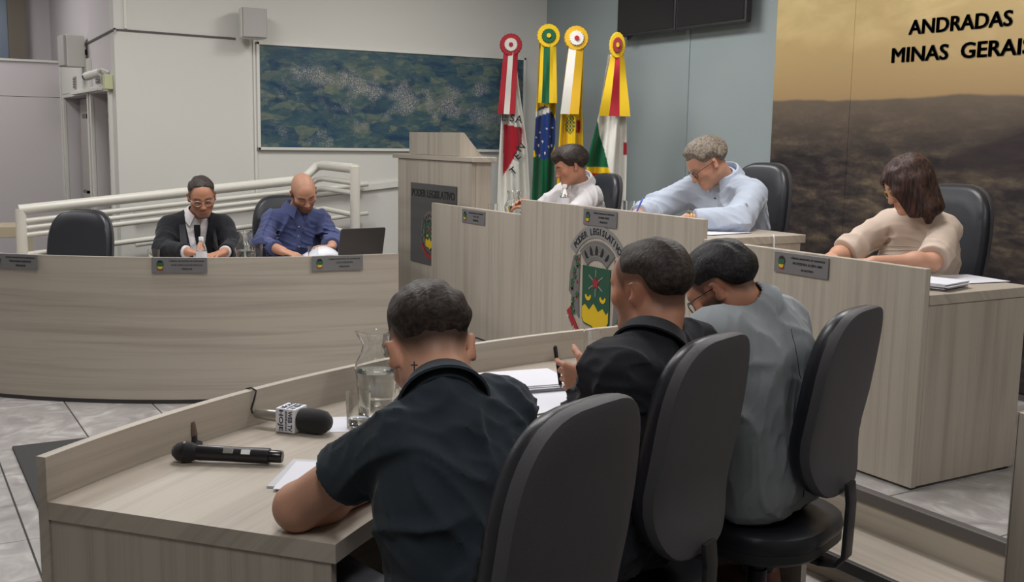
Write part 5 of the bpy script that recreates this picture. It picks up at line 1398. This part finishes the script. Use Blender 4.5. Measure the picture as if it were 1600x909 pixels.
people['polo'] = person('young man in a dark polo shirt seen from behind, bent over the near bench', dict(
    floor=0, face=rad(186), hrot=(rad(-22), rad(42), rad(-4)), s=1.03, bw=.92, aw=1.15, pelvis=(-1.74, .97, .56), chest=(-1.8, .935, .91), neck=(-1.82, .92, 1.065), head=(-1.94, .955, 1.122),
    SL=(-1.81, .822, .985), SR=(-1.84, 1.08, 1.01), EL=(-2.03, .70, .798), ER=(-2.09, 1.22, .82), WL=(-2.15, .94, .785), WR=(-2.34, 1.12, .785),
    FL=(-.5, .9, -.05), PL=(0, 0, -1), FR=(-.8, -.5, -.05), PR=(0, 0, -1), skin=SK3, hair=srgb(30, 25, 24), fade=.9, fg=(-.01, .035), res=.005, cres=.006,
    hstyle=dict(t0=-.005, t1=.016, blend=.085, freq=150, rough=.0016, line=(LY, [-.045, -.045, -.02, .015, .02, .02, .03, .05, .075, .078])), hmat='hair_brown',
    wear=dict(shirt='polo_dark', collar='polo_dark', sleeve=.27, e=.011, e2=.02, trousers='trousers_grey', seed=4, amp=.011, csize=1.06)))
people['black'] = person('man in a black shirt with thinning hair holding a pen, middle of the near row', dict(
    floor=0, face=rad(194), hrot=(rad(2), rad(8), 0), s=1.0, bw=1.06, nw=1.12, belly=1.0, pelvis=(-2.11, 1.58, .57), chest=(-2.06, 1.615, .93), neck=(-2.06, 1.625, 1.075), head=(-2.125, 1.66, 1.187),
    SL=(-2.02, 1.46, 1.0), SR=(-2.1, 1.79, 1.015), EL=(-2.13, 1.485, .82), ER=(-2.3, 1.86, .82), WL=(-2.325, 1.63, .905), WR=(-2.47, 1.95, .80),
    FL=(-.95, -.27, -.05), PL=(-.2, .9, .1), CL=[.35, .55, .65, .7], FR=(-.9, -.3, 0), PR=(0, 0, -1), skin=SK2, hair=srgb(44, 38, 36), fade=.7, stubble=.25, long=1, res=.005, cres=.006,
    hstyle=dict(t0=-.003, t1=.010, blend=.05, rough=.0016, crown=((0, .03, .135), (.04, .055, .034)), line=(LY, [-.045, -.045, -.02, .02, .022, .015, .035, .06, .088, .1])), hmat='hair_mid',
    wear=dict(shirt='shirt_black', collar='shirt_black', sleeve=.88, e=.018, e2=.022, trousers='trousers_dark', seed=5, amp=.017, csize=1.0)))
people['grey'] = person('bearded man in a light grey jacket and black glasses leaning over the near bench', dict(
    floor=0, face=rad(196), hrot=(rad(14), rad(38), rad(0)), s=1.0, bw=1.06, pelvis=(-2.25, 2.22, .57), chest=(-2.25, 2.16, .93), neck=(-2.265, 2.15, 1.085), head=(-2.325, 2.075, 1.138),
    SL=(-2.24, 1.975, 1.005), SR=(-2.33, 2.325, 1.01), EL=(-2.48, 1.95, .81), ER=(-2.52, 2.42, .81), WL=(-2.71, 2.04, .80), WR=(-2.75, 2.28, .80), KR=(-2.6, 2.42, .5), AR=(-2.6, 2.56, .08),
    FL=(-.9, .2, 0), PL=(0, 0, -1), FR=(-.9, -.3, 0), PR=(0, 0, -1), skin=SK2, hair=srgb(26, 24, 25), fade=.75, stubble=.82, long=1, res=.005, cres=.006,
    hstyle=dict(t0=-.002, t1=.018, blend=.04, rough=.002, freq=120), hmat='hair_black', glasses='black_gloss',
    wear=dict(shirt='shirt_white', collar='jacket_grey', sleeve=.97, e=.008, e2=.008, jacket='jacket_grey', je=.026, jhem=-.08, trousers='trousers_dark', shoes='shoe_brown', csize=1.04, jamp=.012, seam=(0,))))
people['white'] = person('man in a white shirt with dark brown hair seated beside the flags', dict(
    floor=DZ, face=rad(-96), hrot=(rad(-12), rad(22), 0), s=.98, pelvis=(-5.92, 4.1, .82), chest=(-5.87, 3.99, 1.12), neck=(-5.85, 3.955, 1.275), head=(-5.80, 3.85, 1.385),
    SL=(-5.7, 3.95, 1.19), SR=(-6.02, 3.94, 1.195), EL=(-5.6, 3.72, 1.06), ER=(-6.1, 3.74, 1.04), WL=(-5.72, 3.52, 1.12), WR=(-5.86, 3.58, 1.13),
    FL=(-.8, -.5, .1), PL=(0, .1, -1), FR=(.3, -.9, .3), PR=(.5, 0, -1), skin=SK2, hair=srgb(44, 34, 30), long=1, fade=.5,
    hstyle=dict(t0=.004, t1=.024, blend=.05, rough=.0035, freq=90, part=.012, line=(LY, [-.06, -.06, -.04, -.005, .0, -.005, .015, .035, .05, .055])), hmat='hair_brown',
    wear=dict(shirt='shirt_white', collar='shirt_white', sleeve=.8, e=.018, e2=.024, trousers='trousers_dark', seed=9, amp=.014, csize=1.24, clift=.028, cax=.5, placket='shirt_white')))
people['older'] = person('grey-haired man in a pale shirt and glasses writing at the raised head table', dict(
    floor=DZ, face=rad(-92), hrot=(rad(-18), rad(38), rad(0)), s=1.02, bw=1.14, belly=1.05, pelvis=(-4.5, 4.12, .83), chest=(-4.46, 4.02, 1.2), neck=(-4.46, 3.965, 1.36), head=(-4.45, 3.83, 1.44),
    SL=(-4.26, 3.99, 1.28), SR=(-4.64, 3.9, 1.285), EL=(-4.1, 3.74, 1.15), ER=(-4.72, 3.66, 1.16), WL=(-4.2, 3.5, 1.165), WR=(-4.55, 3.45, 1.165),
    FL=(-.95, -.1, -.05), PL=(0, 0, -1), FR=(.7, -.6, .05), PR=(.2, 0, -1), CR=.55, skin=SK, hair=srgb(128, 116, 104), long=1, fade=.3,
    hstyle=dict(t0=.002, t1=.022, blend=.045, rough=.003, freq=100, part=.008), hmat='hair_grey', glasses='black_gloss', eb=.012,
    wear=dict(shirt='shirt_pale', collar='shirt_pale', sleeve=.93, e=.02, e2=.022, trousers='trousers_dark', seed=12, amp=.014, csize=1.3, clift=.03, cax=.6, placket='shirt_pale', button='ink_black', nbut=2)))
people['woman'] = person('woman with shoulder-length dark hair in a cream blouse at the head table', dict(
    floor=DZ, face=rad(-92), hrot=(rad(-22), rad(28), rad(6)), s=.95, bw=.9, bust=1, pelvis=(-3.22, 4.1, .82), chest=(-3.2, 4.02, 1.1), neck=(-3.18, 3.97, 1.265), head=(-3.15, 3.85, 1.385),
    SL=(-3.05, 4.0, 1.19), SR=(-3.34, 3.95, 1.19), EL=(-2.93, 3.76, 1.07), ER=(-3.36, 3.7, 1.06), WL=(-3.03, 3.52, 1.07), WR=(-3.22, 3.48, 1.07),
    FL=(-.8, -.5, -.03), PL=(0, 0, -1), FR=(.5, -.85, .02), PR=(0, 0, -1), skin=SK3, hair=srgb(46, 32, 28), fw=.95, nw=.88, aw=.9,
    hstyle=dict(long=True, t0=.014, t1=.02, rough=.003, freq=120, aniso=(1.5, 1.2, .25)), hmat='hair_woman', glasses='gold',
    wear=dict(shirt='blouse_cream', sleeve=.47, e=.014, e2=.03, trousers='trousers_dark', seed=15, amp=.010)))
people['suit'] = person('man in a black jacket, white shirt and glasses behind the far bench', dict(
    floor=0, face=rad(-20), hrot=(rad(10), rad(22), rad(4)), s=1.0, bw=1.0, pelvis=(-7.06, 1.78, .53), chest=(-6.96, 1.735, .87), neck=(-6.92, 1.735, 1.03), head=(-6.83, 1.75, 1.16),
    SL=(-6.89, 1.9, .95), SR=(-6.96, 1.57, .95), EL=(-6.74, 1.92, .83), ER=(-6.8, 1.5, .835), WL=(-6.53, 1.8, .83), WR=(-6.58, 1.6, .835),
    FL=(.5, -.8, -.1), PL=(0, 0, -1), FR=(.4, .8, -.1), PR=(0, 0, -1), skin=SK2, hair=srgb(46, 43, 44), fade=.85, stubble=.6, goatee=1, beard=srgb(90, 80, 76), long=1,
    hstyle=dict(t0=-.003, t1=.009, blend=.05, rough=.0014), hmat='hair_mid', glasses='mic_metal',
    wear=dict(shirt='shirt_white', collar='shirt_white', sleeve=.97, e=.01, e2=.008, jacket='suit_black', je=.026, vcut=(.07, .36, 0), lapel='suit_black', trousers='trousers_dark', csize=1.12, clift=.018)))
people['blue'] = person('bald bearded man in a blue shirt reading behind the far bench', dict(
    floor=0, face=rad(-6), hrot=(rad(2), rad(36), rad(10)), s=1.0, bw=1.0, pelvis=(-7.06, 2.4, .54), chest=(-6.97, 2.4, .9), neck=(-6.92, 2.4, 1.055), head=(-6.83, 2.42, 1.18),
    SL=(-6.9, 2.57, .985), SR=(-6.93, 2.225, .985), EL=(-6.75, 2.59, .85), ER=(-6.78, 2.13, .85), WL=(-6.53, 2.5, .835), WR=(-6.55, 2.18, .82),
    FL=(.4, -.85, .1), PL=(0, 0, -1), FR=(.7, .5, -.15), PR=(0, 0, -1), skin=SK, hair=srgb(60, 48, 42), fade=.22, stubble=.7, beard=srgb(70, 50, 42), long=1,
    wear=dict(shirt='shirt_blue', collar='shirt_blue', sleeve=.82, e=.016, e2=.02, trousers='trousers_dark', seed=22, amp=.018, csize=1.2, clift=.024, cax=.5, placket='shirt_blue', button='shirt_pale')))
# pens, watch, tattoo
pen('black pen held upright by the man in the black shirt', (-2.475, 1.606, .978), (-2.452, 1.613, .861), 'ink_black', .005)
pen('blue pen in the hand of the grey-haired man', (-4.49, 3.44, 1.255), (-4.46, 3.36, 1.15), 'pen_blue')
bd, q = people['older']
wd = nrm(q['El'][0]-q['Wr'][0]); Rw = frame(wd); c = q['Wr'][0]+wd*.012-q['base']
wt = MB().tube([c+Rw@np.array((.0335*math.cos(a), .0335*math.sin(a), 0)) for a in np.linspace(0, 2*PI, 25)[:-1]], .0055, 8, closed=True).build('wristwatch', 'gold', bd, smooth=True)
MB().lathe([(.0005, 0), (.016, 0), (.016, .007), (.0005, .008)], 18, None, c+np.array([0, 0, .034])).build('dial', 'mic_metal', wt, smooth=2)
bd, q = people['polo']
dv = nrm((-1.78, .775, -.38)); rv = nrm(np.cross(dv, (0, 0, 1))); uv = np.cross(rv, dv); p0 = np.array((-1.766, .84, 1.125))
for gr in ([[p0+rv*k*.0011+uv*t for k in (-1, 1)] for t in (.011, 0, -.011)], [[p0+uv*(.004+k*.0011)+rv*t for k in (-1, 1)] for t in (-.0065, 0, .0065)]):
    q['strip']('neck_tattoo', 'ink_black', bd, gr, dv, .0004)
bd, q = people['suit']
gt = [[q['N']-q['up']*(.035+.12*t)+q['rt']*k*(.02-.008*abs(t-.25)) for k in (-1, 0, 1)] for t in np.linspace(0, 1, 10)]
q['strip']('neck_tie', 'suit_black', q['top'], gt, -q['fw'], .006)
bd, q = people['woman']
for k in range(3):
    gt = [[q['Ch']+q['up']*(.035-.016*k+dz)+q['rt']*x for dz in (-.0025, .0025)] for x in np.linspace(-.13, .13, 24)]
    q['strip']('pleat', 'blouse_cream', q['top'], gt, -q['fw'], .003)
